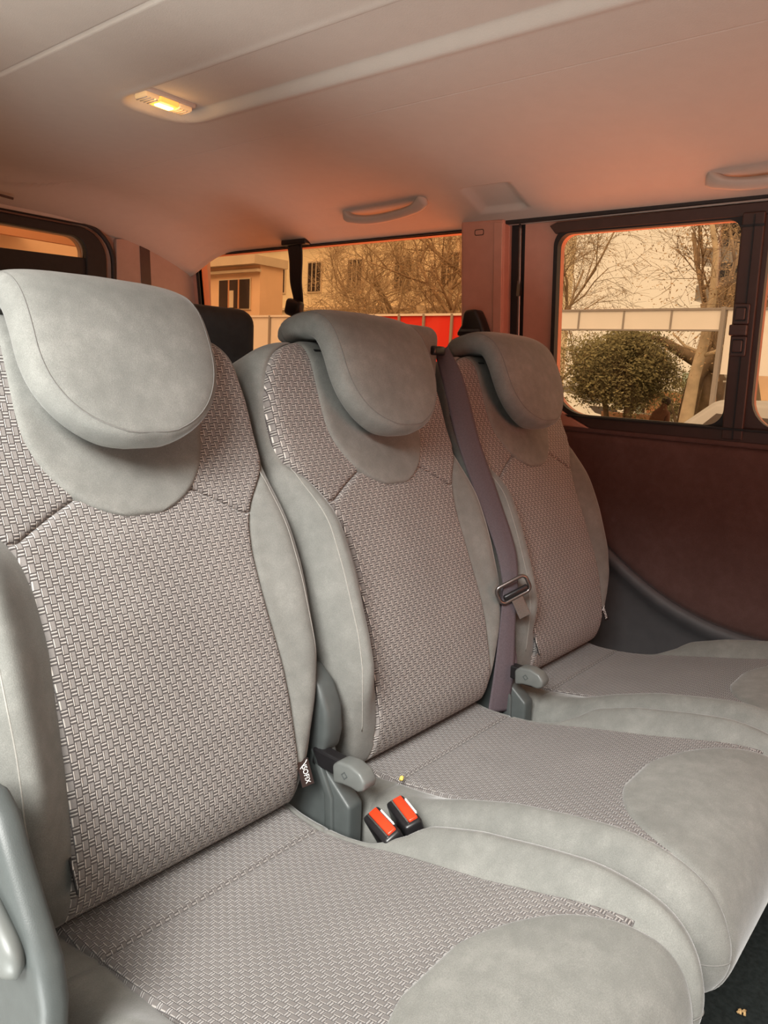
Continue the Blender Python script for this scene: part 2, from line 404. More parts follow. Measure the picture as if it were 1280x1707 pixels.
# door seal line under the headliner, recess and metal strip between pillar and door
struct(prism('trim_2', [(0.442, 0.992), (0.39, 0.988), (-1.85, 0.998), (-1.85, 0.988), (0.39, 0.978), (0.442, 0.978)], (-0.018, 0.03), side, M_RUBBER))
rec = struct(prism('trim_3', [(0.442, 0.985), (0.384, 0.985), (0.384, FLOOR), (0.442, FLOOR)], (0.010, 0.04), side, M_RUBBER))
tube('steel_strip', [side(0.402, z, -0.001) for z in np.linspace(0.985, 0.3, 30)], 0.0045, M_DSTEEL, rec, 8)
box('strip_joint', (xw(.80) - 0.008, 0.397, 0.795), (xw(.80) + 0.004, 0.407, 0.835), M_DSTEEL, rec)
# pillar
pil = struct(prism('trim_1', [(0.577, 0.992), (0.572, 0.995), (0.442, 0.990), (0.438, 0.985), (0.438, FLOOR), (0.577, FLOOR)], (-0.028, 0.02), side, M_TRIM, bev=0.008))
prism('pillar_side_face', [(0.468, 0.985), (0.440, 0.98), (0.440, 0.45), (0.468, 0.45)], (-0.031, -0.020), side, M_TRIM, pil, bev=0.003)
ro, ri = rrect(0.500, 0.530, 0.953, 0.969, 0.005, 4), rrect(0.502, 0.528, 0.955, 0.967, 0.004, 4)
prism('pillar_cap_groove', ro, (-0.0287, -0.0275), side, M_BRN, pil, hole=ri)
# rear wall with its window
def rear(a, b, d): return (a, 1.885 + d, b)
RW = rrect(-0.55, 0.386, 0.60, 0.975, (0.05, 0.05, 0.04, 0.04))
struct(poly_wall('wall_rear', [(0.92, 1.06), (-0.90, 1.06), (-0.90, FLOOR), (0.97, FLOOR)], [RW], rear, (0.0, 0.04), M_TRIM2))
w4 = struct(prism('window_4', RW, (0.014, 0.018), rear, M_GLASS2))
prism('window_seal', rrect(-0.63, 0.462, 0.52, 1.008, (0.10, 0.10, 0.04, 0.04)), (-0.022, 0.012), rear, M_RUBBER, w4, hole=rrect(-0.55, 0.386, 0.60, 0.975, (0.05, 0.05, 0.04, 0.04)), bev=0.006)
prism('window_lower_band', [(0.40, 0.908), (-0.56, 0.880), (-0.56, 0.58), (0.40, 0.58)], (-0.012, 0.012), rear, M_RUBBER, w4)
tube('seal_lip', [rear(a, b, -0.024) for a, b in rrect(-0.66, 0.485, 0.50, 1.020, (0.12, 0.12, 0.04, 0.04))], 0.008, M_RUBBER, w4, 8, True)
# corner panel between rear window and quarter window, darker band on it
struct(prism('trim_4', [(0.50, 0.990), (0.60, 1.004), (0.80, 0.985), (0.86, 0.975), (0.86, 0.40), (0.50, 0.40)], (-0.020, 0.0), rear, M_TRIM2, bev=0.003))
struct(prism('trim_5', [(0.592, 1.000), (0.632, 1.002), (0.652, 0.60), (0.610, 0.60)], (-0.0225, -0.019), rear, M_BRN2))
# header over the rear window
struct(box('trim_6', (-0.85, 1.850, 1.015), (0.80, 1.885, 1.045), M_HEAD, bev=0.01, seg=3, smooth=True))
tube('wire_clip', [(-0.1, 1.78, 1.043), (0.06, 1.775, 1.040), (0.10, 1.77, 1.036)], 0.004, M_BRN2, bpy.data.objects['trim_6'])
# near side: wall behind the door opening with its window, added front wall
def left(a, b, d): return (-0.86 + 0.10 * (b - 0.45) * (b > 0.45) - d, a, b)
struct(poly_wall('wall_left', rect(0.42, 1.90, FLOOR, 1.05), [rrect(0.60, 1.78, 0.52, 0.95, 0.05)], left, (0.0, 0.04), M_TRIM))
struct(prism('window_5', rrect(0.60, 1.78, 0.52, 0.95, 0.05), (0.012, 0.016), left, M_GLASS2))

def front_(a, b, d): return (a, -1.90 - d, b)
struct(poly_wall('wall_front', rect(-0.86, 0.93, FLOOR, 1.06), [rrect(-0.70, 0.75, 0.35, 0.92, 0.05)], front_, (0.0, 0.04), M_TRIM))  # unseen front closure, added to cut neutral fill and let in warm light
struct(prism('window_6', rrect(-0.70, 0.75, 0.35, 0.92, 0.05), (0.012, 0.016), front_, M_GLASS2))
struct(poly_wall('wall_left.001', rect(-1.90, -1.35, FLOOR, 1.05), [], left, (0.0, 0.04), M_TRIM))  # unseen, added to narrow the opening and cut the neutral fill

# ------------------------------------------------------------------ ceiling fittings
lamp = thing('ceiling_lamp', (-0.028, 0.775, 1.112), 'small lit amber dome lamp in the ceiling channel', 'lamp')
Lm = Matrix.Translation((-0.028, 0.775, 1.108)) @ Matrix.Rotation(math.radians(2), 4, 'Z')
def lbox(name, lo, hi, mat, par, bev, seg=3): return box(name, lo, hi, mat, par, bev, seg, True, Lm)
hs = lbox('lamp_housing', (-0.064, -0.026, -0.003), (0.064, 0.026, 0.012), M_HANDLE, lamp, 0.004)
lbox('lens', (-0.058, -0.021, -0.012), (-0.024, 0.021, 0.0), M_LENS, lamp, 0.005)
lbox('lens', (0.024, -0.021, -0.012), (0.058, 0.021, 0.0), M_LENS, lamp, 0.005)
df = lbox('diffuser', (-0.024, -0.021, -0.013), (0.024, 0.021, 0.0), M_DIFF, lamp, 0.004)
lbox('bulb', (-0.020, -0.010, -0.0165), (0.018, 0.008, -0.011), M_BULB, df, 0.0025)
for k in range(7):
    for sx in (-1, 1):
        x = sx * (0.028 + k * 0.0042)
        lbox('lens_rib', (x - 0.0007, -0.018, -0.0135), (x + 0.0007, 0.018, -0.011), M_HANDLE, lamp, 0.0) if k % 2 == 0 else None
pl = bpy.data.lights.new('dome_bulb', 'POINT'); pl.energy = 0.25; pl.color = (1, 0.55, 0.18); pl.shadow_soft_size = 0.02
plo = bpy.data.objects.new('dome_bulb', pl); COL.objects.link(plo); plo.location = (-0.028, 0.775, 1.085)

def handle(pts, label):
    P = [Vector(p) for p in pts]; t = thing('grab_handle', tuple(P[1]), label, 'grab handle', 'grab handles along the ceiling edge')
    path = spline(pts, 30); bm = bmesh.new(); n = len(path); rings = []
    for i, p in enumerate(path):
        f = i / (n - 1); e = min(f, 1 - f)
        h = 0.0125 + 0.005 * (1 - sst(e, 0.10, 0.26)); w = 0.009
        s = sst(e, -0.02, 0.03)
        tan = Vector(path[min(i + 1, n - 1)] - path[max(i - 1, 0)]).normalized()
        nrm = Vector((-0.75, 0, -0.66)); up = tan.cross(nrm).normalized(); nrm = up.cross(tan)
        rings.append([bm.verts.new(Vector(p) + up * (h * s * math.copysign(abs(math.cos(a)) ** 0.6, math.cos(a))) + nrm * (w * s * math.copysign(abs(math.sin(a)) ** 0.6, math.sin(a)))) for a in [2 * PI * k / 16 for k in range(16)]])
    for i in range(n - 1):
        for k in range(16): bm.faces.new((rings[i][k], rings[i][(k + 1) % 16], rings[i + 1][(k + 1) % 16], rings[i + 1][k]))
    bm.faces.new(rings[0]); bm.faces.new(rings[-1])
    link('grip', bm_to(bm), M_HANDLE, t)
    return t
handle([(0.694, 0.935, 1.028), (0.694, 0.905, 1.013), (0.697, 0.84, 1.004), (0.693, 0.75, 1.006), (0.682, 0.66, 1.016), (0.670, 0.615, 1.036)], 'ceiling grab handle above the rear quarter window')
handle([(0.724, -0.100, 1.018), (0.722, -0.13, 1.004), (0.724, -0.18, 0.996), (0.722, -0.26, 0.996), (0.718, -0.34, 1.004), (0.714, -0.38, 1.020)], 'ceiling grab handle above the sliding door window')

# ------------------------------------------------------------------ seats
REC = math.radians(24); SR, CR = math.sin(REC), math.cos(REC)
WB_V = [-0.05, -0.02, 0, 0.03, 0.07, 0.12, 0.17, 0.27, 0.37, 0.45, 0.50, 0.56, 0.62, 0.655, 0.70]
WB_W = [-0.012, 0.0, 0.007, 0.017, 0.027, 0.038, 0.044, 0.048, 0.045, 0.036, 0.032, 0.036, 0.040, 0.036, 0.03]
HW_V = [-0.05, 0, 0.07, 0.17, 0.27, 0.33, 0.37, 0.40, 0.43, 0.455, 0.48, 0.52, 0.56, 0.61, 0.635, 0.652, 0.662]
HW_W = [0.168, 0.167, 0.161, 0.157, 0.150, 0.152, 0.160, 0.176, 0.202, 0.224, 0.230, 0.231, 0.228, 0.214, 0.196, 0.165, 0.130]
OH_V = [-0.05, 0, 0.04, 0.10, 0.18, 0.30, 0.40, 0.46, 0.56, 0.615, 0.645, 0.660, 0.668]
OH_W = [0.160, 0.182, 0.198, 0.216, 0.238, 0.248, 0.246, 0.241, 0.240, 0.234, 0.218, 0.196, 0.165]
OL_W = [0.170, 0.208, 0.224, 0.238, 0.246, 0.248, 0.246, 0.241, 0.240, 0.234, 0.218, 0.196, 0.165]
def smooth_interp(xs, ys):
    fx = np.linspace(xs[0], xs[-1], 400); fy = np.interp(fx, xs, ys); k = np.hanning(25); k /= k.sum()
    pad = np.concatenate([2 * fy[0] - fy[12:0:-1], fy, 2 * fy[-1] - fy[-2:-14:-1]]); fy = np.convolve(pad, k, 'valid')
    return lambda x: np.interp(x, fx, fy)
wbase = smooth_interp(WB_V, WB_W); hwov = smooth_interp(HW_V, HW_W); houtR = smooth_interp(OH_V, OH_W); houtL = smooth_interp(OH_V, OL_W)
def hout(v, u): return np.where(u < 0, houtL(v), houtR(v))
WREAR = -0.095
def back_front(u, v):
    """height of the backrest front above the reclined plane"""
    h = hwov(v); H = hout(v, u); au = np.abs(u)
    amp = np.where(u < 0, 0.046, 0.020) * sst(v, -0.01, 0.13) * (1 - sst(v, 0.33, 0.475))
    cr = np.maximum(np.minimum(0.212, H - 0.018), h + 0.012)
    w = wbase(v) + amp * sst(au, h - 0.004, cr) + 0.004 * np.cos(np.clip(u / 0.2, -1, 1) * PI / 2) * 1.0
    c = np.minimum(0.196, H - 0.055); c = np.where(v > 0.46, H - 0.045, c)
    q = np.clip((au - c) / np.maximum(H - c, 1e-4), 0, 1)
    r = (1 - q ** 2.4) ** (1 / 2.4)
    rv = (1 - np.clip((v - 0.615) / 0.055, 0, 1) ** 2.6) ** (1 / 2.6)
    wm = -0.015
    rb = (1 - np.clip((0.035 - v) / 0.066, 0, 1) ** 2.3) ** (1 / 2.3)
    return wm + (w - wm) * r * (0.1 + 0.9 * rv) * rb - 0.03 * (1 - rb)
def B(u, v, w):
    return np.stack([u, v * SR - w * CR, v * CR + w * SR], -1)
def inside_w(u, v): return hwov(v) - np.abs(u)
def bib_h(v):
    q = np.clip(1 - (v - 0.3962) / 0.15, 0, 1)
    return 0.129 * np.sqrt(np.clip(1 - q ** 2.2, 0, 1)) + 0.012 * np.clip(v - 0.546, 0, 1)

def backrest_body():
    vs = np.concatenate([np.linspace(-0.028, 0.60, 140), 0.60 + 0.068 * np.sin(np.linspace(0, PI / 2, 26))[1:]])
    s = np.sin(np.linspace(-PI / 2, PI / 2, 121)); rows = []
    s = np.sign(s) * np.abs(s) ** 1.0
    for v in vs:
        H = hout(v, s); u = s * H; HL, HR = float(houtL(v)), float(houtR(v)); vv = np.full_like(u, v)
        w = back_front(u, vv); d = inside_w(u, vv)
        w = w - 0.006 * sst(d, 0.0, 0.006) - 0.0035 * np.exp(-(d / 0.004) ** 2) * (v > 0.0)
        rv = (1 - max(0, (v - 0.60) / 0.068) ** 3.0) ** (1 / 3.0) if v > 0.60 else 1
        wr = -0.02 + (WREAR + 0.02) * rv
        n2 = 10; us = np.concatenate([np.full(6, HR), np.linspace(HR - 0.01, -HL + 0.01, 14), np.full(6, -HL)])
        w0 = min(-0.02, float(w[-1]) - 0.004, float(w[0]) - 0.004); ws = np.concatenate([np.linspace(w0, wr + 0.006, 6), np.full(14, wr), np.linspace(wr + 0.006, w0, 6)])
        U = np.concatenate([u, us]); Wd = np.concatenate([w, ws])
        rows.append(B(U, np.full_like(U, v), Wd))
    P = np.array(rows); me = grid_mesh(P, closeu=True)
    bm = bmesh.new(); bm.from_mesh(me); bm.verts.ensure_lookup_table(); nu = P.shape[1]; nv = P.shape[0]
    bm.faces.new([bm.verts[i] for i in range(nu)][::-1]); bm.faces.new([bm.verts[(nv - 1) * nu + i] for i in range(nu)])
    return bm_to(bm)
def weave_patch(vlo, vhi, ulo=None, uhi=None, nu=110, nv=150, lift=0.0035):
    """woven cloth patch between v = vlo(u) and vhi(u), clipped by the woven half width"""
    t = np.linspace(0, 1, nv)[:, None]; t = t - 0.9 * np.sin(2 * PI * t) / (2 * PI); s = np.sin(np.linspace(-PI / 2, PI / 2, nu))[None, :]
    v0 = np.vectorize(vlo)(s * 0.2); v1 = np.vectorize(vhi)(s * 0.2)
    V = v0 + (v1 - v0) * t; h = hwov(V) + 0.0005
    U = (ulo(V) + (uhi(V) - ulo(V)) * (s + 1) / 2) if ulo is not None else h * s * np.ones_like(V)
    d = np.minimum(np.minimum(h - np.abs(U), V - v0 + 0.0006), v1 - V + 0.0006)
    if ulo is not None: d = np.minimum(d, np.minimum(U - ulo(V), uhi(V) - U) + 0.02)
    w = back_front(U, V) + lift - 0.0085 * np.exp(-np.clip(d, 0, 1) / 0.0028)
    arc = V
    return grid_mesh(B(U, V, w), np.stack([U + 1.0, arc + 1.0], -1))
def seam_v(u): a = min(max((abs(u) - 0.075) / 0.11, 0), 1); return 0.430 - 0.045 * a
def bib_mesh():
    nv, nu = 90, 80; V = np.concatenate([0.3962 + (0.45 - 0.3962) * (1 - np.cos(np.linspace(0, PI / 2, 46))), np.linspace(0.45, 0.662, 46)[1:]])
    s = np.sin(np.linspace(-PI / 2, PI / 2, nu))[None, :]; V = V[:, None] * np.ones_like(s); h = np.maximum(bib_h(V), 1e-4)
    U = h * s; d = np.minimum((h - np.abs(U)), (V - 0.3962) * 1.3 + 0.0)
    w = back_front(U, V) + 0.0085 - 0.0115 * np.exp(-np.clip(d, 0, 1) / 0.004)
    return grid_mesh(B(U, V, w))
# headrest: loft of rounded sections along an L-shaped profile
def headrest_mesh():
    prof = spline([(0.690, -0.020), (0.692, 0.010), (0.688, 0.040), (0.676, 0.066), (0.655, 0.083), (0.625, 0.090), (0.585, 0.091), (0.54, 0.089), (0.505, 0.087), (0.474, 0.086)], 90)
    n = len(prof); ns = 72; rows = []; edge = []
    seg = np.concatenate([[0], np.cumsum(np.hypot(*np.diff(prof, axis=0).T))]); S = seg / seg[-1]
    L = seg[-1]
    for i, (v, w) in enumerate(prof):
        a = prof[min(i + 1, n - 1)] - prof[max(i - 1, 0)]; a = a / np.hypot(*a); nn = np.array([a[1] * -1, a[0]]) * -1   # outward (front/top) normal
        if i < 1: nn = nn
        nn = np.array([-a[1], a[0]]);
        if nn[0] + nn[1] < 0: nn = -nn
        if v < 0.66: nn = nn if nn[1] > 0 else -nn
        # half width: straight arm, slightly narrower shield with round tip
        if v > 0.60 or w < 0.07: hw = 0.131 - 0.004 * (w < 0.0)
        else:
            q = min(1, (0.60 - v) / (0.60 - 0.4735)); hw = 0.131 * max(0.0, 1 - q ** 2.25) ** (1 / 1.9)
        hw = max(hw, 0.0015)
        e0 = min(seg[i] / 0.016, 1); th = 0.0235 * math.sqrt(max(0.0, 1 - (1 - e0) ** 2)) + 0.0005
        e1 = min((L - seg[i]) / 0.016, 1); th2 = th * math.sqrt(max(0.001, 1 - (1 - e1) ** 2.0)) if e1 < 1 else th
        hw *= (0.93 + 0.07 * math.sqrt(max(0, 1 - (1 - e0) ** 2)))
        ring = []
        for k in range(ns):
            t = 2 * PI * k / ns; ct, st = math.cos(t), math.sin(t)
            su = math.copysign(abs(ct) ** 0.30, ct); sw = math.copysign(abs(st) ** 0.55, st)
            if hw < 0.05: su = math.copysign(abs(ct) ** (0.30 + 0.5 * (1 - hw / 0.05)), ct)
            uu = hw * su
            # the front face is a little narrower than the back edge, softly crowned
            ww = th2 * sw * (1.0 + (0.16 * math.cos(su * PI / 2) if sw > 0 else 0)); uu *= (1 - 0.05 * (sw > 0) * sw)
            ring.append((uu, v + nn[0] * ww, w + nn[1] * ww))
        rows.append(ring)
        k0 = [k for k in range(ns)]
    R = np.array(rows); P = B(R[..., 0], R[..., 1], R[..., 2])
    me = grid_mesh(P, closeu=True); bm = bmesh.new(); bm.from_mesh(me); bm.verts.ensure_lookup_table()
    bm.faces.new([bm.verts[i] for i in range(ns)][::-1]); bm.faces.new([bm.verts[(n - 1) * ns + i] for i in range(ns)])
    # seam path round the front face
    lft, rgt = [], []; half = range(0, ns // 2 + 1)
    for i in range(5, n - 1):
        v, w = prof[i]
        if v > 0.60 or w < 0.07: hs = 0.117
        else:
            q = (0.60 - v) / (0.60 - 0.4835)
            if q >= 1: break
            hs = 0.117 * (1 - q ** 2.25) ** (1 / 1.9)
        row = R[i, :ns // 2 + 1]; o = np.argsort(row[:, 0])
        for sg, lst in ((-1, lft), (1, rgt)):
            lst.append(B(*[np.array(np.interp(sg * hs, row[o, 0], row[o, c])) for c in range(3)]))
    path = lft + rgt[::-1]
    return bm_to(bm), path

# seat cushion: loft along the profile
CP = spline([(0.035, -0.048), (0.00, -0.050), (-0.05, -0.046), (-0.12, -0.036), (-0.19, -0.020), (-0.25, -0.005), (-0.31, 0.010), (-0.37, 0.025), (-0.43, 0.036), (-0.48, 0.035), (-0.515, 0.018), (-0.536, -0.015), (-0.540, -0.055), (-0.525, -0.10), (-0.49, -0.125), (-0.43, -0.135)], 400)
CSEG = np.concatenate([[0], np.cumsum(np.hypot(*np.diff(CP, axis=0).T))])
CT = np.gradient(CP, axis=0); CT /= np.hypot(CT[:, 0], CT[:, 1])[:, None]; CN = np.stack([CT[:, 1], -CT[:, 0]], -1)
def s_of_y(y):                                       # arc length where the top surface has depth y
    top = CP[:, 0] > -0.538; idx = np.argmax(CP[:, 0] <= y) if y > -0.539 else len(CP) - 1; return CSEG[idx]
def cush(s, nrm):
    y = np.interp(s, CSEG, CP[:, 0]) + np.interp(s, CSEG, CN[:, 0]) * nrm; z = np.interp(s, CSEG, CP[:, 1]) + np.interp(s, CSEG, CN[:, 1]) * nrm
    return y, z
SY = lambda y: s_of_y(y)
S_SEAM = SY(-0.05); S_W_END = SY(-0.475); S_OV0 = SY(-0.348); S_FR = SY(-0.530); S_END = CSEG[-1]
_hy = [SY(0.03), SY(-0.05), SY(-0.12), SY(-0.19), SY(-0.31), SY(-0.38), SY(-0.43), SY(-0.475), SY(-0.53), S_END]
_hh = [0.172, 0.160, 0.163, 0.168, 0.164, 0.168, 0.176, 0.186, 0.19, 0.17]
chw = smooth_interp(_hy, _hh)
_oy = [SY(0.03), SY(-0.10), SY(-0.3), SY(-0.5), S_FR, S_FR + 0.06, S_FR + 0.12, S_END]
choutL = smooth_interp(_oy, [0.236, 0.246, 0.2465, 0.246, 0.240, 0.225, 0.200, 0.18])
_ry = [SY(0.03), SY(-0.09), SY(-0.14), SY(-0.17), SY(-0.215), SY(-0.3), SY(-0.5), S_FR, S_FR + 0.06, S_FR + 0.12, S_END]
choutR = smooth_interp(_ry, [0.200, 0.190, 0.190, 0.212, 0.2465, 0.2465, 0.246, 0.240, 0.225, 0.200, 0.18])
_ay = [SY(0.03), SY(-0.07), SY(-0.13), SY(-0.20), SY(-0.28), SY(-0.42), SY(-0.5), S_FR, S_END]
amp_c = smooth_interp(_ay, [0.002, 0.004, 0.010, 0.024, 0.033, 0.030, 0.020, 0.012, 0.0])
def cush_n(x, s):
    h = chw(s); H = np.where(x < 0, choutL(s), choutR(s)); ax = np.abs(x)
    cr = np.minimum(0.206, H - 0.012)
    n = amp_c(s) * sst(ax, h - 0.01, np.maximum(cr, h + 0.008))
    c = np.minimum(0.196, H - 0.045); q = np.clip((ax - c) / (H - c), 0, 1); r = (1 - q ** 2.3) ** (1 / 2.3)
    T = 0.05
    return (n + T) * r - T
def ov_h(s):
    q = np.clip((S_FR - s) / (S_FR - S_OV0), -5, 1)
    return np.where(s < S_FR, 0.190 * np.sqrt(np.clip(1 - np.abs(q) ** 2.15, 0, 1)), 0.190 - 0.25 * (s - S_FR) * 0.4)
def cushion_body():
    ss = np.linspace(0, S_END, 170); t = np.sin(np.linspace(-PI / 2, PI / 2, 101)); rows = []
    for s in ss:
        H = np.where(t < 0, choutL(s), choutR(s)); x = t * H; sv = np.full_like(x, s)
        n = cush_n(x, sv); d = chw(s) - np.abs(x)
        if s < S_W_END: n = n - 0.005 * sst(d, 0, 0.006) - 0.0035 * np.exp(-(d / 0.004) ** 2)
        n = n - 0.004 * math.exp(-((s - S_SEAM) / 0.003) ** 2)
        do = ov_h(s) - np.abs(x)
        n = n - (0.0045 * sst(do, 0.0, 0.006) + 0.003 * np.exp(-(do / 0.004) ** 2)) * (s > S_OV0)
        fade = 0.010 if s < S_FR else 0
        # side wall drops straight down, then closes underneath
        y, z = cush(sv, n); top = np.stack([x, y, z], -1)
        yb, zb = cush(s, -0.05); 
        zlow = -0.115 if yb > -0.44 else zb - 0.03
        dn = []
        for f in (0.35, 0.7, 1.0): dn.append((choutR(s), yb, zb + (min(zlow, zb) - zb) * f))
        for f in (0.5,): dn.append((0, yb, min(zlow, zb)))
        for f in (1.0, 0.7, 0.35): dn.append((-choutL(s), yb, zb + (min(zlow, zb) - zb) * f))
        rows.append(np.vstack([top, np.array(dn, float)]))
    P = np.array(rows); me = grid_mesh(P, closeu=True); bm = bmesh.new(); bm.from_mesh(me); bm.verts.ensure_lookup_table(); nu = P.shape[1]; nv = P.shape[0]
    bm.faces.new([bm.verts[i] for i in range(nu)][::-1]); bm.faces.new([bm.verts[(nv - 1) * nu + i] for i in range(nu)])
    return bm_to(bm)
def cushion_weave(s0, s1, nv):
    tt = np.linspace(0, 1, nv); S = (s0 + (s1 - s0) * (tt - 0.93 * np.sin(2 * PI * tt) / (2 * PI)))[:, None]; t = np.sin(np.linspace(-PI / 2, PI / 2, 110))[None, :]; S = S * np.ones_like(t); h = chw(S) + 0.0005; X = h * t
    d = np.minimum(h - np.abs(X), np.minimum(S - s0, s1 - S) + 0.0004)
    n = cush_n(X, S) + 0.003 - 0.0075 * np.exp(-np.clip(d, 0, 1) / 0.0026)
    y, z = cush(S, n)
    return grid_mesh(np.stack([X, y, z], -1), np.stack([X + 1, -S + 2], -1), flip=True)
def front_pad():
    S = np.concatenate([S_OV0 + (S_FR - S_OV0) * (1 - np.cos(np.linspace(0, PI / 2, 60))), np.linspace(S_FR, S_END - 0.01, 40)[1:]])[:, None]
    t = np.sin(np.linspace(-PI / 2, PI / 2, 90))[None, :]; S = S * np.ones_like(t); h = np.maximum(ov_h(S), 1e-4); X = h * t
    d = np.minimum(h - np.abs(X), (S - S_OV0) * 1.2)
    n = cush_n(X, S) + 0.007 - 0.011 * np.exp(-np.clip(d, 0, 1) / 0.005)
    y, z = cush(S, n)
    return grid_mesh(np.stack([X, y, z], -1), flip=True)

PITCH = 0.4945
def make_seat(x0):
    t = thing('passenger_seat', (x0, -0.2, FLOOR), 'x', 'seat', 'three passenger seats of the middle row')
    t['origin'] = (0, -0.2, FLOOR)
    bk = link('backrest', backrest_body(), M_VEL, t); tag(bk, 'grey velour backrest body with side bolsters')
    lo = link('woven_back_panel', weave_patch(lambda u: -0.0275, seam_v), M_WEAVE, t); tag(lo, 'basket weave cloth lower back panel')
    up = link('woven_shoulder_panel', weave_patch(seam_v, lambda u: 0.6635, nv=120), M_WEAVE, t); tag(up, 'basket weave cloth shoulder panel')
    for sg in (-1, 1):
        vv = np.linspace(0.03, 0.45, 60); cu = np.array([0.218 if sg < 0 else 0.214] * 60) - 0.020 * (1 - sst(vv, 0.0, 0.12)) * (1 if sg < 0 else 1.8)
        cw = back_front(sg * cu, vv) - 0.0002; sd = tube('bolster_seam', B(sg * cu, vv, cw), 0.0009, M_CREST, None, 6); sd.parent = bk
    link('shoulder_pad', bib_mesh(), M_VEL, t)['label'] = 'smooth grey velour pad below the headrest'
    hm, path = headrest_mesh(); hr = link('headrest', hm, M_VEL, t); hr['label'] = 'grey velour headrest folded over the backrest top'
    tube('headrest_seam', spline(path, 220), 0.0009, M_SEAM, None, 6); sm = bpy.data.objects['headrest_seam']; sm.parent = hr
    box('headrest_bracket', tuple(np.array((-0.118, 0.215, 0.572))), (0.118, 0.305, 0.606), M_BLACK, t, 0.008, 3, True)
    cb = link('seat_cushion', cushion_body(), M_VEL, t); cb['label'] = 'grey velour cushion with side bolsters'
    link('woven_cushion_panel', cushion_weave(S_SEAM, S_W_END, 130), M_WEAVE_F, t)['label'] = 'basket weave cloth seat panel'
    link('woven_rear_strip', cushion_weave(0.0, S_SEAM, 30), M_WEAVE_F, t)['label'] = 'basket weave cloth strip at the back of the cushion'  # same cloth as the backrest; darker weave puts the strip's shade into colour
    link('front_pad', front_pad(), M_VEL, t)['label'] = 'smooth rounded grey velour pad at the cushion front'
    for x_a, x_b in ((-0.236, -0.186), (0.186, 0.236)):
        xx = np.linspace(x_a, x_b, 16); sv = np.full(16, S_FR + 0.035); yy_, zz_ = cush(sv, cush_n(xx, sv) + 0.0003)
        q_ = tube('cushion_seam', np.stack([xx, yy_, zz_], -1), 0.0009, M_SEAM, None, 6); q_.parent = cb
    # pedestal under the cushion
    box('seat_base', (-0.19, -0.42, FLOOR), (0.19, 0.0, -0.10), M_LOWP, t, 0.01, 2)
    # bottom skirt seam is part of the cushion; side brackets
    br = prism('recliner_bracket', [(0.085, 0.06), (0.02, 0.085), (0.0, 0.03), (-0.012, 0.00), (-0.058, -0.035), (-0.062, -0.20), (0.095, -0.20)], (-0.282, -0.252), lambda a, b, d: (d, a, b), M_GREYP, t, bev=0.005, smooth=True)
    prism('bracket_rib', [(0.02, 0.03), (0.008, 0.03), (-0.028, -0.03), (-0.040, -0.20), (-0.025, -0.20), (-0.012, -0.03)], (-0.288, -0.276), lambda a, b, d: (d, a, b), M_GREYP, br, bev=0.003, smooth=True)
    cp = prism('hinge_cover', [(0.075, 0.125), (0.062, 0.145), (0.040, 0.150), (0.012, 0.128), (-0.006, 0.095), (-0.010, 0.060), (-0.004, 0.030), (0.012, 0.018), (0.060, 0.03), (0.075, 0.07)], (-0.284, -0.246), lambda a, b, d: (d, a, b), M_GREYP, t, bev=0.009, smooth=True)
    box('hinge_steel', (-0.288, -0.042, 0.008), (-0.268, 0.014, 0.034), M_BLACK, t, 0.003, 2, False)
    # recline lever: rounded pod pointing forwards
    lv = prism('recline_lever', [(-0.037, 0.031), (-0.047, 0.0405), (-0.070, 0.043), (-0.089, 0.038), (-0.0985, 0.027), (-0.097, 0.015), (-0.087, 0.009), (-0.074, 0.0105), (-0.057, 0.009), (-0.040, 0.004)], (-0.300, -0.272), lambda a, b, d: (d, a, b), M_LEVER, t, bev=0.0045, smooth=True)
    prism('lever_mark', [(-0.062, 0.031), (-0.068, 0.025), (-0.062, 0.019), (-0.056, 0.025)], (-0.3006, -0.2995), lambda a, b, d: (d, a, b), M_GREYP, lv, hole=[(-0.062, 0.029), (-0.066, 0.025), (-0.062, 0.021), (-0.058, 0.025)])
    return t
def copy_seat(src, x):
    r = src.copy(); COL.objects.link(r); r.location = (x, -0.2, FLOOR)
    for ch in src.children:
        c = ch.copy(); COL.objects.link(c); c.parent = r
        for g in ch.children:
            d = g.copy(); COL.objects.link(d); d.parent = c
    return r
seat1 = make_seat(-PITCH); seat1['label'] = 'nearest grey passenger seat, large in front, with lever and two buckles at its right'
seat2 = copy_seat(seat1, 0.0); seat2['label'] = 'middle grey passenger seat with a seat belt down its right side'
seat3 = copy_seat(seat1, PITCH); seat3['label'] = 'farthest grey passenger seat beside the sliding door'

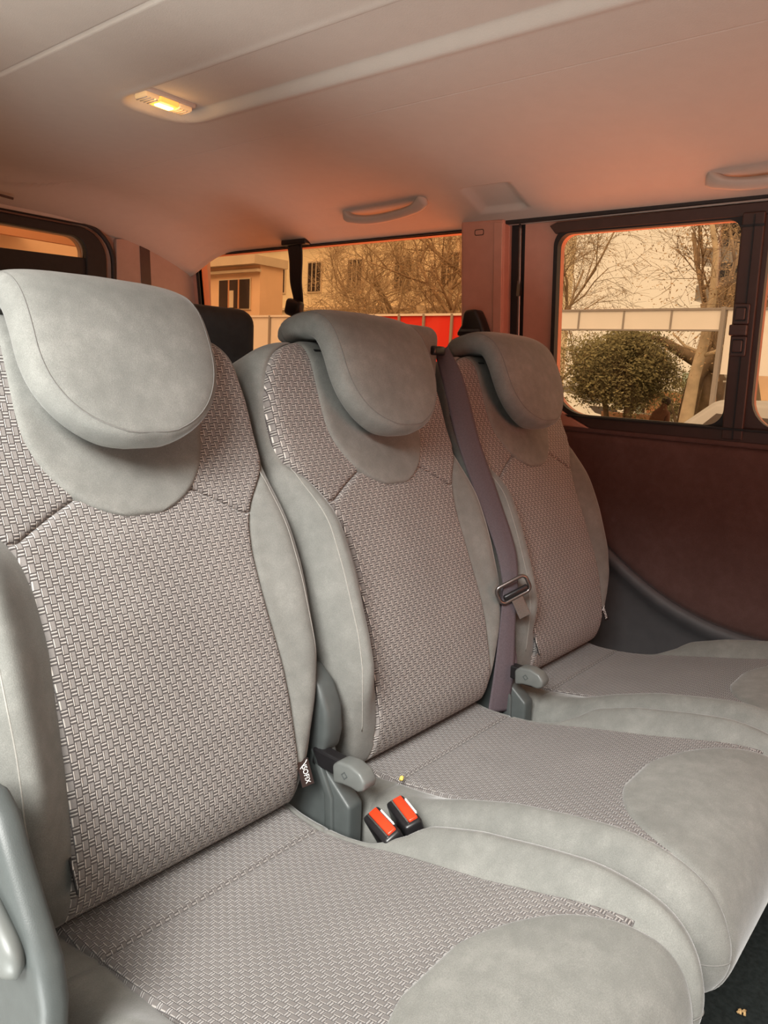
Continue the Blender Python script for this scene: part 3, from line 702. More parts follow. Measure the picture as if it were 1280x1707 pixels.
# ISOFIX tags sewn in the bolster seams
def text_mesh(body, size):
    c = bpy.data.curves.new('t', 'FONT'); c.body = body; c.size = size; c.extrude = 0.00015; c.align_x = 'CENTER'; c.align_y = 'CENTER'
    o = bpy.data.objects.new('t', c); COL.objects.link(o); dg = bpy.context.evaluated_depsgraph_get(); dg.update()
    me = bpy.data.meshes.new_from_object(o.evaluated_get(dg)); bpy.data.objects.remove(o); return me
def isofix(seat, sx, yawdeg, u, v, w):
    n = Vector((0, -CR, SR)); up = Vector((0, SR, CR)); r = Vector((1, 0, 0))
    Mx = Matrix((r, up, n)).transposed().to_4x4(); Mx.translation = Vector(B(np.array(u), np.array(v), np.array(w)).tolist())
    Mx = Mx @ Matrix.Rotation(math.radians(yawdeg), 4, 'Y')
    bm = bmesh.new(); add_box(bm, (-0.0095, -0.0185, -0.0008), (0.0095, 0.0185, 0.0008), 0.0004, 1); bmesh.ops.transform(bm, matrix=Mx, verts=bm.verts)
    tg = link('isofix_tag', bm_to(bm), M_BLACK, seat, False); tg['label'] = 'small black sewn tag reading ISOFIX in white'
    me = text_mesh('ISOFIX', 0.0095); bm = bmesh.new(); bm.from_mesh(me)
    bmesh.ops.transform(bm, matrix=Mx @ Matrix.Translation((0.0005, -0.002, 0.0011)) @ Matrix.Rotation(-PI / 2, 4, 'Z') @ Matrix.Diagonal((0.92, 1.15, 1, 1)), verts=bm.verts)
    tx = link('tag_lettering', bm_to(bm, normals=False), M_WHITEINK, None, False); tx.parent = tg
    bm = bmesh.new(); tube_bm(bm, [Mx @ Vector((-0.006, 0.007, 0.001)), Mx @ Vector((0.004, 0.013, 0.001)), Mx @ Vector((0.007, 0.016, 0.001))], 0.0007, 5)
    ln = link('tag_stroke', bm_to(bm), M_WHITEINK, None); ln.parent = tg
isofix(seat1, 1, -18, 0.172, 0.012, 0.014)
isofix(seat1, -1, 62, -0.166, 0.028, 0.022)
isofix(seat3, 1, -10, 0.170, 0.030, 0.020)
isofix(seat3, -1, 25, -0.163, 0.030, 0.024)

# belt tower on the middle seat
bm = bmesh.new(); add_box(bm, (0.120, 0.222, 0.55), (0.252, 0.330, 0.668), 0.026, 5)
tw = link('belt_tower', bm_to(bm), M_VEL, seat2); tw['label'] = 'velour covered shoulder block the belt comes out of'
box('belt_guide', (0.214, 0.212, 0.612), (0.252, 0.232, 0.630), M_BLACK, None, 0.004, 2, True, None).parent = tw
# seat belts
def ribbon(name, pts, dirs, width, mat, parent, thick=0.0014, n=80):
    C_ = spline(pts, n); D = spline(dirs, n); Wd = spline([(w_, 0) for w_ in width], n)[:, 0]
    D /= np.linalg.norm(D, axis=1)[:, None]; T = np.gradient(C_, axis=0); T /= np.linalg.norm(T, axis=1)[:, None]
    Nn = np.cross(T, D); Nn /= np.linalg.norm(Nn, axis=1)[:, None]
    rows = []
    for k in range(n):
        r = []
        for q in np.linspace(-1, 1, 9): r.append(C_[k] + D[k] * q * Wd[k] / 2 + Nn[k] * thick * (1 + 0.6 * math.cos(q * PI)))
        for q in np.linspace(1, -1, 9): r.append(C_[k] + D[k] * q * Wd[k] / 2 - Nn[k] * thick * 0.3)
        rows.append(r)
    P = np.array(rows); me = grid_mesh(P, closeu=True); bm = bmesh.new(); bm.from_mesh(me); bm.verts.ensure_lookup_table(); nu = P.shape[1]
    bm.faces.new([bm.verts[i] for i in range(nu)]); bm.faces.new([bm.verts[(n - 1) * nu + i] for i in range(nu)])
    return link(name, bm_to(bm), mat, parent)
bt = thing('seat_belt', (0.288, 0.03, -0.10), 'dark plum seat belt hanging down the right side of the middle seat', 'seat belt')
ribbon('webbing', [(0.255, 0.225, 0.622), (0.248, 0.185, 0.560), (0.240, 0.135, 0.450), (0.243, 0.085, 0.350), (0.240, 0.030, 0.248), (0.212, -0.006, 0.178)],
       [(0.45, -0.6, 0.6), (0.7, -0.6, 0.35), (0.80, -0.6, 0.15), (0.80, -0.6, 0.1), (0.75, -0.6, 0.1), (0.7, -0.6, 0.1)], [0.030, 0.043, 0.046, 0.046, 0.040, 0.028], M_BELT, bt)
for dx, dw in ((0.0, 0.044), (0.012, 0.030)):
    ribbon('lower_webbing', [(0.210 + dx, -0.004 + dx, 0.185), (0.203 + dx, -0.010 + dx, 0.10), (0.197 + dx, -0.014, 0.02), (0.192 + dx, -0.012 + dx, -0.06)], [(0.7, -0.6, 0), (0.7, -0.6, 0), (0.75, -0.6, 0), (0.8, -0.5, 0)], [0.026, 0.032, 0.040, dw], M_BELT, bt, n=40)
# tongue
Tm = Matrix.Translation((0.203, -0.015, 0.185)) @ Matrix.Rotation(math.radians(-38), 4, 'Z') @ Matrix.Rotation(math.radians(-28), 4, 'Y')
tube('tongue', [Tm @ Vector((a, 0, b)) for a, b in rrect(-0.032, 0.032, -0.018, 0.016, 0.010, 5)], 0.0036, M_DSTEEL, bt, 8, True)
box('tongue_grip', (-0.024, -0.005, -0.015), (0.028, 0.004, -0.003), M_BLACK, bt, 0.004, 3, True, Tm)
box('tongue_plate', (-0.012, -0.0012, -0.062), (0.012, 0.0012, -0.016), M_CHROME, bt, 0.001, 2, False, Tm)
# third row belt hanging from the roof
b3 = thing('seat_belt', (0.835, 1.265, 0.60), 'black seat belt hanging from the ceiling across the rear quarter window', 'seat belt')
bm = bmesh.new(); add_box(bm, (0.785, 1.195, 0.975), (0.822, 1.315, 0.994), 0.006, 3); link('roof_mount', bm_to(bm), M_BLACK, b3)
ribbon('webbing', [(0.800, 1.262, 0.985), (0.805, 1.258, 0.93), (0.812, 1.262, 0.86), (0.822, 1.258, 0.80), (0.83, 1.258, 0.72), (0.835, 1.260, 0.60)], [(0.1, 1, 0)] * 6, [0.078, 0.070, 0.062, 0.050, 0.040, 0.040], M_BLACK, b3, 0.006)
bm = bmesh.new(); add_box(bm, (0.790, 1.222, 0.742), (0.822, 1.298, 0.800), 0.014, 3); bmesh.ops.transform(bm, matrix=Matrix.Translation((0.806, 1.26, 0.77)) @ Matrix.Rotation(math.radians(14), 4, 'X') @ Matrix.Translation((-0.806, -1.26, -0.77)), verts=bm.verts)
link('slide_guide', bm_to(bm), M_BLACK, b3)
# belt guide on the pillar
pg = thing('belt_guide', (0.815, 0.515, 0.68), 'black triangular belt guide on the pillar behind the farthest seat', 'belt guide')
prism('guide_cover', [(0.535, 0.755), (0.500, 0.757), (0.488, 0.735), (0.470, 0.695), (0.474, 0.682), (0.560, 0.682), (0.566, 0.692), (0.548, 0.715), (0.542, 0.745)], (-0.068, -0.026), side, M_BLACK, pg, bev=0.008, smooth=True)
prism('guide_slot', [(0.549, 0.703), (0.485, 0.703), (0.483, 0.696), (0.554, 0.696)], (-0.071, -0.062), side, M_GREYP, pg, bev=0.001)

# buckles between the nearest and the middle seat
def buckle(loc, rz, tilt, label):
    t = thing('seat_belt_buckle', loc, label, 'buckle', 'red and black buckles between the two near seats')
    t['origin'] = (0, 0, 0); t.rotation_euler = (0, 0, 0)
    Mx = Matrix.Rotation(math.radians(rz), 4, 'Z') @ Matrix.Rotation(math.radians(tilt), 4, 'Y')
    Mx = Mx @ Matrix.Translation((0, 0, 0))
    box('buckle_housing', (-0.0135, -0.032, -0.075), (0.0135, 0.032, -0.002), M_BLACK, t, 0.005, 3, True, Mx)
    box('release_button', (-0.0035, -0.0265, -0.006), (0.0095, 0.0265, 0.0012), M_RED, t, 0.0015, 2, True, Mx)
    box('slot_plate', (-0.0062, -0.0265, -0.006), (-0.0042, 0.0265, 0.0004), M_CHROME, t, 0.0, 1, False, Mx)
    for k in range(10): box('grip_rib', (0.0105, -0.016 + k * 0.0034, -0.004), (0.0128, -0.0145 + k * 0.0034, 0.0002), M_WHITEINK, t, 0.0, 1, False, Mx)
    return t
buckle((-0.268, -0.142, -0.004), -26, -20, 'upright red and black belt buckle, the one nearer the middle seat')
buckle((-0.303, -0.132, -0.012), -20, -30, 'red and black belt buckle half sunk behind the nearest seat cushion')
# debris
bm = bmesh.new(); bmesh.ops.create_icosphere(bm, subdivisions=2, radius=0.004)
for v_ in bm.verts: v_.co *= random.uniform(0.7, 1.3)
bmesh.ops.transform(bm, matrix=Matrix.Translation((-0.172, -0.064, -0.030)), verts=bm.verts)
tag(link('foam_crumb', bm_to(bm), M_FOAM, None), 'tiny yellow foam crumb on the edge of the middle seat cushion', 'crumb')

# outer side cover of the nearest seat
for ch in list(seat1.children):                     # the nearest seat has a taller cover in place of the inner bracket
    if ch.name.split('.')[0] in ('recliner_bracket', 'recline_lever', 'hinge_cover', 'hinge_steel'):
        for g in list(ch.children): bpy.data.objects.remove(g)
        bpy.data.objects.remove(ch)
oc = prism('recliner_bracket', [(0.09, 0.10), (0.03, 0.165), (-0.04, 0.205), (-0.085, 0.212), (-0.108, 0.198), (-0.130, 0.165), (-0.155, 0.130), (-0.178, 0.100), (-0.186, 0.065), (-0.180, 0.01), (-0.185, -0.10), (-0.19, -0.30), (0.10, -0.30)], (-0.284, -0.258), lambda a, b, d: (d, a, b), M_GREYP, seat1, bev=0.010, smooth=True)
pth = [(-0.284, -0.07, 0.128), (-0.289, -0.09, 0.124), (-0.292, -0.115, 0.116), (-0.293, -0.140, 0.104), (-0.293, -0.155, 0.096), (-0.293, -0.163, 0.090)]
bm = bmesh.new(); tube_bm(bm, spline(pth, 18), [0.014, 0.0165, 0.0185, 0.020, 0.021, 0.021, 0.021, 0.021, 0.021, 0.021, 0.021, 0.0205, 0.0195, 0.018, 0.0155, 0.0125, 0.008, 0.002], 20)
for v_ in bm.verts: v_.co.x = -0.290 + (v_.co.x + 0.290) * 0.6
link('recline_lever', bm_to(bm), M_LEVER, seat1)

# third row seat behind, only its dark headrest shows
t3 = thing('rear_row_seat', (0.20, 1.05, FLOOR), 'dark rear row seat whose headrest shows between the near seats', 'seat')
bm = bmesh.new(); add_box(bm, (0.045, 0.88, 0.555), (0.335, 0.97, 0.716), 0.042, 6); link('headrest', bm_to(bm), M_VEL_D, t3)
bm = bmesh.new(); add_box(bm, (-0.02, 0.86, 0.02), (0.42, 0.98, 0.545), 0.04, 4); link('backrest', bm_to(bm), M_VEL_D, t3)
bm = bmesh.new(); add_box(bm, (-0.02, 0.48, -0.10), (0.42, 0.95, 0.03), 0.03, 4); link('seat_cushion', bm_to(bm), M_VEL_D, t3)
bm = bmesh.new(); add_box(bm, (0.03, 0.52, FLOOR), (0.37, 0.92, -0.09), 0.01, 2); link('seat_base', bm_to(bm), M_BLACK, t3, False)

# floor litter and rail
struct(box('trim_7', (-0.86, -0.74, FLOOR), (0.90, -0.60, FLOOR + 0.006), M_RUBBER, bev=0.002))
def litter(x, y, s, lab):
    bm = bmesh.new()
    for k in range(5):
        a = random.uniform(0, PI); c = Vector((x, y, FLOOR + 0.010)) + Vector((random.uniform(-s, s), random.uniform(-s, s) * 0.4, 0))
        d = Vector((math.cos(a), math.sin(a) * 0.5, 0.1)) * s * 0.5
        tube_bm(bm, [c - d, c + d * 0.2 + Vector((0, 0, 0.002)), c + d], 0.0022, 5)
    return tag(link('straw_litter', bm_to(bm), M_STRAW, None), lab, 'litter')

litter(0.195, -0.502, 0.010, 'larger bit of straw litter on the dark floor near the picture corner')
litter(0.207, -0.400, 0.004, 'tiny bit of straw litter close to the seat front')
# ------------------------------------------------------------------ outside
GZ = -0.92
M_ASPH = plain('asphalt', (0.20, 0.19, 0.18), 0.9, 0.15, 3)
M_FWHITE = plain('white hoarding panel', (0.90, 0.84, 0.80), 0.6, 0.04, 1.5)
M_FFRAME = plain('grey hoarding frame', (0.33, 0.29, 0.27), 0.6, 0.05, 3)
M_FRED = plain('red hoarding panel', (0.80, 0.030, 0.018), 0.5, 0.05, 2)
M_BARK = plain('bare tree bark', (0.36, 0.26, 0.17), 0.9, 0.3, 6)
M_BARKP = plain('pale plane bark', (0.50, 0.40, 0.28), 0.9, 0.25, 5)
M_BARKD = plain('dark ivy bark', (0.20, 0.14, 0.09), 0.9, 0.3, 5)
M_LEAF = plain('olive foliage', (0.21, 0.185, 0.085), 0.8, 0.35, 8)
M_DRY = plain('dry hanging leaves', (0.36, 0.24, 0.13), 0.8, 0.3, 8)
M_WALLA = plain('orange rendered wall', (0.88, 0.60, 0.40), 0.9, 0.06, 1.2)
M_WALLB = plain('cream rendered wall', (0.92, 0.80, 0.58), 0.9, 0.06, 1.2)
M_WALLC = plain('terracotta wall', (0.58, 0.27, 0.14), 0.9, 0.08, 1.2)
M_DARKW = plain('dark window glass', (0.045, 0.03, 0.025), 0.3, 0.2, 2)
M_WFRAME = plain('window frame white', (0.70, 0.58, 0.44), 0.6, 0.05, 2)
M_CARW = plain('pale car paint', (0.62, 0.60, 0.56), 0.3, 0.04, 2, coat=0.5)
M_CARG = plain('grey car paint', (0.30, 0.29, 0.29), 0.3, 0.04, 2, coat=0.5)
M_GRASS = plain('dry grass', (0.24, 0.22, 0.08), 0.95, 0.25, 3)
M_COAT = plain('brown coat', (0.20, 0.09, 0.06), 0.9, 0.1, 20)
M_SKIN = plain('skin', (0.55, 0.33, 0.23), 0.6, 0.05, 20)
M_HAIR = plain('dark hair', (0.04, 0.025, 0.02), 0.7, 0.1, 20)
M_WOOD = plain('brown timber', (0.30, 0.16, 0.09), 0.8, 0.15, 8)
M_GREEN = plain('pale green panel', (0.38, 0.48, 0.40), 0.7, 0.06, 3)
M_SIGNR = plain('red sign', (0.72, 0.06, 0.04), 0.5, 0.05, 3)
struct(box('floor_outside', (1.6, -14, GZ - 0.05), (80, 70, GZ), M_ASPH)); bpy.data.objects['floor_outside'].name = 'ground'
tag(bpy.data.objects['ground'], kind='structure')
struct(box('ground_rear', (-30, 4, GZ - 0.05), (1.6, 70, GZ), M_ASPH)); bpy.data.objects['ground_rear'].name = 'ground.001'
M_PAVE = plain('pale pavement', (0.42, 0.41, 0.39), 0.9, 0.08, 3)
struct(box('pavement', (-14, -14, GZ - 0.05), (1.6, 4, GZ), M_PAVE))  # unseen near-side ground, added to throw neutral light up at the ceiling

# hoarding: solid panels seen through the quarter window
hd = thing('hoarding_fence', (9, 9, GZ), 'long hoarding fence of pale and red panels seen through the rear quarter window', 'fence')
yy = [5.75, 6.45, 7.15, 7.85, 8.05]
edges = [(5.20, 6.42, M_FRED), (6.42, 6.60, M_FWHITE), (6.60, 7.1, M_FRED), (7.1, 7.55, M_FRED), (7.55, 8.12, M_FRED)]
for y0, y1, mt in ((5.1, 6.10, M_FRED), (6.10, 6.42, M_FRED), (6.46, 6.98, M_FRED), (7.02, 7.50, M_FRED), (7.54, 8.05, M_FRED), (8.10, 9.40, M_FWHITE), (9.45, 10.75, M_FWHITE), (10.80, 12.1, M_FWHITE), (12.15, 13.5, M_FWHITE)):
    o = box('red_panel' if mt is M_FRED else 'pale_panel', (9.0, y0, GZ + 0.1), (9.03, y1, 1.50), mt, hd)
for y in (5.08, 6.11, 6.44, 7.0, 7.52, 8.075, 9.425, 10.775, 12.125, 13.52):
    box('fence_post', (8.97, y - 0.022, GZ), (9.05, y + 0.022, 1.53), M_FFRAME, hd)
box('top_rail', (8.975, 5.06, 1.50), (9.045, 13.54, 1.535), M_FWHITE, hd)
# raised banner band seen through the sliding window
bn = thing('hoarding_gateway', (9, 3.2, GZ), 'raised pale hoarding band on a post seen through the sliding door window', 'hoarding')
ys = [4.95, 4.27, 3.62, 2.98, 2.36]
for a, b_ in zip(ys, ys[1:]): box('banner_panel', (9.0, b_ + 0.012, 1.305), (9.03, a - 0.012, 1.545), M_FWHITE, bn)
for y in ys[:-1]: box('banner_stile', (8.99, y - 0.012, 1.295), (9.04, y + 0.012, 1.56), M_FFRAME, bn)
box('banner_rail', (8.985, 2.36, 1.545), (9.045, 4.97, 1.57), M_FFRAME, bn); box('banner_rail', (8.985, 2.36, 1.285), (9.045, 4.97, 1.305), M_FFRAME, bn)
box('gate_post', (8.97, 2.315, GZ), (9.05, 2.365, 1.58), M_FFRAME, bn)
box('side_panel', (9.0, 1.2, 0.76), (9.03, 2.29, 1.545), M_FWHITE, bn); box('banner_rail', (8.985, 1.2, 1.545), (9.045, 2.32, 1.57), M_FFRAME, bn)

def seg_tree(base, height, spread, levels, rad, seed, lean=(0, 0), first=0.35, drop=0.0, nbr=3, up=0.35):
    rnd = random.Random(seed); bm = bmesh.new(); tips = []
    def grow(p, d, L, r, lv):
        pts = [p]; n = 4 if lv < 2 else 3; q = Vector(p); dd = Vector(d)
        for k in range(n):
            dd = (dd + Vector((rnd.gauss(0, .16), rnd.gauss(0, .16), rnd.gauss(0, .12) + (up * 0.10 if lv < 2 else -drop * 0.12)))).normalized()
            q = q + dd * (L / n); pts.append(q.copy())
        rr = [r * (1 - 0.45 * k / n) for k in range(n + 1)]
        tube_bm(bm, pts, rr, 7 if lv == 0 else (5 if lv < 3 else 3))
        if lv >= levels: tips.append(pts[-1]); tips.append(pts[1]); return
        m_ = nbr + (lv == 0) + rnd.randint(0, 1) + (lv >= 2)
        for k in range(m_):
            f = rnd.uniform(first if lv == 0 else 0.25, 1.0); i = min(int(f * n), n - 1); s = pts[i].lerp(pts[i + 1], f * n - i)
            a = rnd.uniform(0, 2 * PI); sp = rnd.uniform(0.5, 1.0) * spread
            ax = dd.orthogonal().normalized(); ax.rotate(Matrix.Rotation(a, 3, dd)); nd = (dd * (1 - 0.3 * sp) + ax * sp).normalized()
            grow(s, nd, L * rnd.uniform(0.50, 0.78), max(r * rnd.uniform(0.34, 0.50), 0.004), lv + 1)
        tips.append(pts[-1])
    grow(Vector(base), Vector((lean[0], lean[1], 1)).normalized(), height, rad, 0)
    return bm, tips, rnd
def leaf_cluster(tips, rnd, n, size, drop=0.15):
    V, F = [], []
    for k in range(n):
        c = rnd.choice(tips) + Vector((rnd.gauss(0, .12), rnd.gauss(0, .12), rnd.gauss(0, .12) - drop)); a = Vector((rnd.gauss(0, 1), rnd.gauss(0, 1), rnd.gauss(0, 1))).normalized(); b_ = a.orthogonal().normalized()
        s = size * rnd.uniform(0.5, 1.3); i = len(V)
        V += [c - a * s, c + b_ * s * 0.5 + a.cross(b_) * s * 0.15, c + a * s, c - b_ * s * 0.5]; F.append((i, i + 1, i + 2, i + 3))
    return mesh_of(V, F)
def bare_tree(base, label, height, spread, levels, rad, seed, leaves=0, mat=M_BARK, **k):
    t = thing('bare_tree', base, label, 'tree', 'bare trees behind the hoarding')
    bm, tips, rnd = seg_tree(base, height, spread, levels, rad, seed, **k)
    link('trunk_and_branches', bm_to(bm, normals=False), mat, t)
    if leaves:
        o = link('dry_leaves', leaf_cluster(tips, rnd, leaves, 0.026), M_DRY, t, False); o['kind'] = 'stuff'; o['label'] = 'dry brown hanging leaves'
bare_tree((13, 3.62, GZ), 'big bare tree with a dark trunk behind the pale hoarding band', 3.0, 0.85, 5, 0.15, 11, 5000, drop=0.3, nbr=3, first=0.5)
bare_tree((16.5, 8.6, GZ), 'bare tree at the left edge of the sliding door window', 3.6, 0.8, 5, 0.10, 5, 3500, drop=0.5, nbr=3)
bare_tree((14, 10.6, GZ), 'bare tree with a thick trunk seen at the middle of the quarter window', 3.2, 0.9, 5, 0.20, 21, 3500, drop=0.2, nbr=4, mat=M_BARKP)
bare_tree((13, 8.4, GZ), 'bare tree at the right end of the quarter window', 3.0, 0.9, 5, 0.15, 34, 2500, drop=0.2, nbr=3)
bare_tree((17.5, 16.6, GZ), 'bare tree in front of the orange building', 3.4, 0.8, 5, 0.12, 42, 1500, drop=0.2, nbr=3)
# pale pole-like trunk and ivy trunk
t = thing('plane_tree', (11, 3.30, GZ), 'pale straight plane tree trunk with two thin boughs', 'tree')
bm = bmesh.new(); tube_bm(bm, [(11, 3.34, GZ), (11, 3.30, 0.1), (11, 3.26, 0.7), (11, 3.17, 1.3), (11, 3.13, 1.9), (11.1, 3.2, 2.6), (11.2, 3.45, 3.4)], [0.125, 0.105, 0.088, 0.075, 0.06, 0.045, 0.03], 10)
tube_bm(bm, [(11, 3.22, 1.05), (11, 3.0, 1.12), (11, 2.75, 1.3), (11, 2.6, 1.6)], [0.035, 0.03, 0.025, 0.015], 6); tube_bm(bm, [(11, 3.2, 1.1), (11, 3.45, 1.2), (11.1, 3.7, 1.4)], [0.03, 0.025, 0.015], 6)
link('trunk', bm_to(bm), M_BARKP, t)
t = thing('ivy_tree', (12.5, 3.05, GZ), 'thick dark tree trunk wrapped in ivy behind the plane tree', 'tree')
bm = bmesh.new(); tube_bm(bm, [(12.5, 2.95, GZ), (12.5, 2.98, 0.4), (12.5, 3.1, 1.0), (12.5, 3.2, 1.5), (12.6, 3.4, 2.4)], [0.42, 0.34, 0.30, 0.33, 0.18], 12)
tube_bm(bm, [(12.5, 3.1, 0.9), (12.4, 3.75, 1.05), (12.3, 4.3, 1.35), (12.3, 4.9, 1.5)], [0.14, 0.11, 0.07, 0.03], 8)
tube_bm(bm, [(12.4, 3.78, GZ), (12.4, 3.76, 0.2), (12.4, 3.68, 0.8), (12.45, 3.4, 1.2)], [0.16, 0.15, 0.14, 0.12], 8); link('trunk', bm_to(bm), M_BARKD, t)
# bushy olive tree: crown of many leaves round a branching stem
def bushy(base, c, R_, label, n, seed, mat=M_LEAF):
    rnd = random.Random(seed); t = thing('olive_tree', base, label, 'tree'); bm = bmesh.new()
    for k in range(5):
        a = rnd.uniform(0, 2 * PI); q = Vector(c) + Vector((math.cos(a) * R_[0] * .5, math.sin(a) * R_[1] * .5, rnd.uniform(-.3, .3)))
        mid_ = Vector(base).lerp(q, 0.45) + Vector((0, rnd.uniform(-.2, .2), -0.1)); tube_bm(bm, [base, mid_, q], [0.07, 0.05, 0.02], 6)
    link('stem', bm_to(bm), M_BARKD, t); tips = []
    for k in range(260):
        v_ = Vector((rnd.gauss(0, 1), rnd.gauss(0, 1), rnd.gauss(0, 1))).normalized() * rnd.uniform(0.35, 1.0) ** 0.5; v_ *= 1 + 0.16 * math.sin(5 * math.atan2(v_.y, v_.z) + seed) + 0.10 * math.sin(11 * v_.y)
        tips.append(Vector(c) + Vector((v_.x * R_[0], v_.y * R_[1], v_.z * R_[2])))
    o = link('foliage', leaf_cluster(tips, rnd, n, 0.032, 0), mat, t, False); o['kind'] = 'stuff'
bushy((12, 4.85, GZ), (12, 4.85, 0.82), (0.9, 0.88, 0.60), 'round bushy olive green tree in the sliding door window', 36000, 3)
bushy((15, 4.7, GZ), (15, 4.85, 0.35), (0.5, 0.55, 0.45), 'small olive green shrub right of the bushy tree', 3000, 9)
bushy((19, 10.0, GZ), (19, 10.2, 0.95), (0.6, 0.8, 0.75), 'reddish thin shrub left of the bushy tree', 2500, 13, M_DRY)

def facade(t, x, rects, mat_w=M_DARKW):
    for (y0, y1, z0, z1) in rects:
        f = box('window_frame', (x - 0.05, y0 - 0.08, z0 - 0.08), (x + 0.02, y1 + 0.08, z1 + 0.08), M_WFRAME, t)
        box('pane', (x - 0.07, y0, z0), (x - 0.04, y1, z1), mat_w, t)
        for yy_ in np.linspace(y0, y1, 4)[1:-1]: box('mullion', (x - 0.09, yy_ - 0.025, z0), (x - 0.06, yy_ + 0.025, z1), M_WFRAME, t)
b1 = thing('orange_building', (14, 19.5, GZ), 'low orange building with dark windows at the left of the quarter window', 'building')
box('wall', (14, 17.0, GZ), (14.9, 26, 3.62), M_WALLA, b1); box('roof_edge', (13.7, 16.9, 3.45), (15.0, 26, 3.7), M_WFRAME, b1); box('cornice', (13.85, 16.95, 3.25), (14, 26, 3.33), M_WFRAME, b1)
for y0, y1 in ((17.42, 18.85), (19.45, 20.8), (21.4, 22.8)):
    box('window_frame', (13.96, y0 - 0.04, 2.18), (14.02, y1 + 0.04, 3.10), M_WFRAME, b1); box('pane', (13.94, y0, 2.22), (13.97, y1, 3.06), M_DARKW, b1)
    for f_ in (0.33, 0.66): yy_ = y0 + (y1 - y0) * f_; box('mullion', (13.92, yy_ - 0.03, 2.22), (13.95, yy_ + 0.03, 3.06), M_WALLC, b1)
    box('blind', (13.925, y0 + 0.5 * (y1 - y0), 2.25), (13.945, y0 + 0.66 * (y1 - y0), 2.75), M_WFRAME, b1)
b2 = thing('cream_building', (26, 22, GZ), 'tall cream apartment building behind the bare trees', 'building')
box('wall', (26, 17.2, GZ), (34, 36, 12), M_WALLB, b2)
facade(b2, 26, [(y, y + 0.85, z, z + 1.35) for y in (18.4, 21.0, 23.9, 26.6, 29.2, 32) for z in (1.2, 4.3, 7.2)])
for z in (3.4, 6.5): box('ledge', (25.85, 17.2, z), (26, 36, z + 0.12), M_WFRAME, b2)
b4 = thing('balcony_building', (40, 12, GZ), 'far tall building with balconies at the top right of the sliding door window', 'building')
box('wall', (40, 6.0, GZ), (48, 12.4, 12), M_WALLA, b4)
for z in (4.9, 6.7, 8.6): box('balcony', (38.9, 7.0, z), (40, 12.9, z + 0.75), M_CARG, b4)
facade(b4, 40, [(y, y + 0.9, z, z + 1.1) for y in (7.2, 9.4, 11.3) for z in (3.4, 5.6, 7.5, 9.5)])
b5 = thing('terracotta_building', (40, 15, GZ), 'low terracotta building behind the olive tree', 'building')
box('wall', (40, 12.6, -3), (44, 17.5, 0.25), M_WALLC, b5); facade(b5, 40, [(13.4, 14.2, -1.0, -0.3), (15.2, 15.9, -1.0, -0.3)])
b6 = thing('grey_shed', (34, 17.5, GZ), 'grey roofed shed with pale green front at the lower left of the sliding door window', 'building')
box('wall', (34.3, 14.6, -3), (38, 18.2, -0.35), M_GREEN, b6); box('roof', (34.1, 14.4, -0.35), (38.2, 18.4, 0.35), M_CARG, b6)
# kiosk at right with air conditioner and fencing
kb = thing('kiosk', (22, 6.4, GZ), 'small kiosk with red sign and railings at the right of the door window', 'kiosk')
box('wall', (22, 4.6, GZ), (24, 7.05, 0.62), M_WALLA, kb); box('roof_panel', (21.6, 5.9, 0.55), (24, 7.1, 1.0), M_GREEN, kb)
box('sign', (21.9, 5.2, -0.02), (22.0, 6.85, 0.14), M_SIGNR, kb); ac = box('air_conditioner', (21.75, 6.25, 0.22), (22.0, 6.62, 0.46), M_CARW, kb)
bm = bmesh.new(); bmesh.ops.create_cone(bm, cap_ends=True, segments=20, radius1=0.09, radius2=0.09, depth=0.02); bmesh.ops.transform(bm, matrix=Matrix.Translation((21.745, 6.46, 0.34)) @ Matrix.Rotation(PI / 2, 4, 'Y'), verts=bm.verts)
fan = link('fan_grille', bm_to(bm), M_DARKW, None, False); fan.parent = ac; fan.matrix_parent_inverse = Matrix.Identity(4); ac_loc = ac.location.copy(); fan.location = -ac_loc + Vector((0, 0, 0)) + Vector(ac_loc) * 1.0 if False else Vector((0, 0, 0))
for k in range(9): box('railing_bar', (21.85, 6.05 + k * 0.07, -0.62), (21.87, 6.065 + k * 0.07, -0.08), M_DARKW, kb)
box('post', (21.5, 6.75, GZ), (21.55, 6.80, 0.7), M_CARW, kb); box('beam', (21.5, 5.2, 0.50), (21.55, 7.1, 0.56), M_CARW, kb)
# street sign
ss_ = thing('round_sign', (11.8, 3.12, GZ), 'pale round street sign beside the plane tree', 'sign')
box('sign_post', (11.8, 2.99, GZ), (11.84, 3.02, 0.9), M_FFRAME, ss_)
bm = bmesh.new(); bmesh.ops.create_uvsphere(bm, u_segments=16, v_segments=10, radius=0.11); bmesh.ops.transform(bm, matrix=Matrix.Translation((11.78, 3.0, 0.86)) @ Matrix.Diagonal((0.15, 0.55, 1, 1)), verts=bm.verts); link('sign_plate', bm_to(bm), M_CARW, ss_)
box('sign_bracket', (11.76, 2.88, 0.69), (11.80, 3.05, 0.715), M_CARW, ss_)
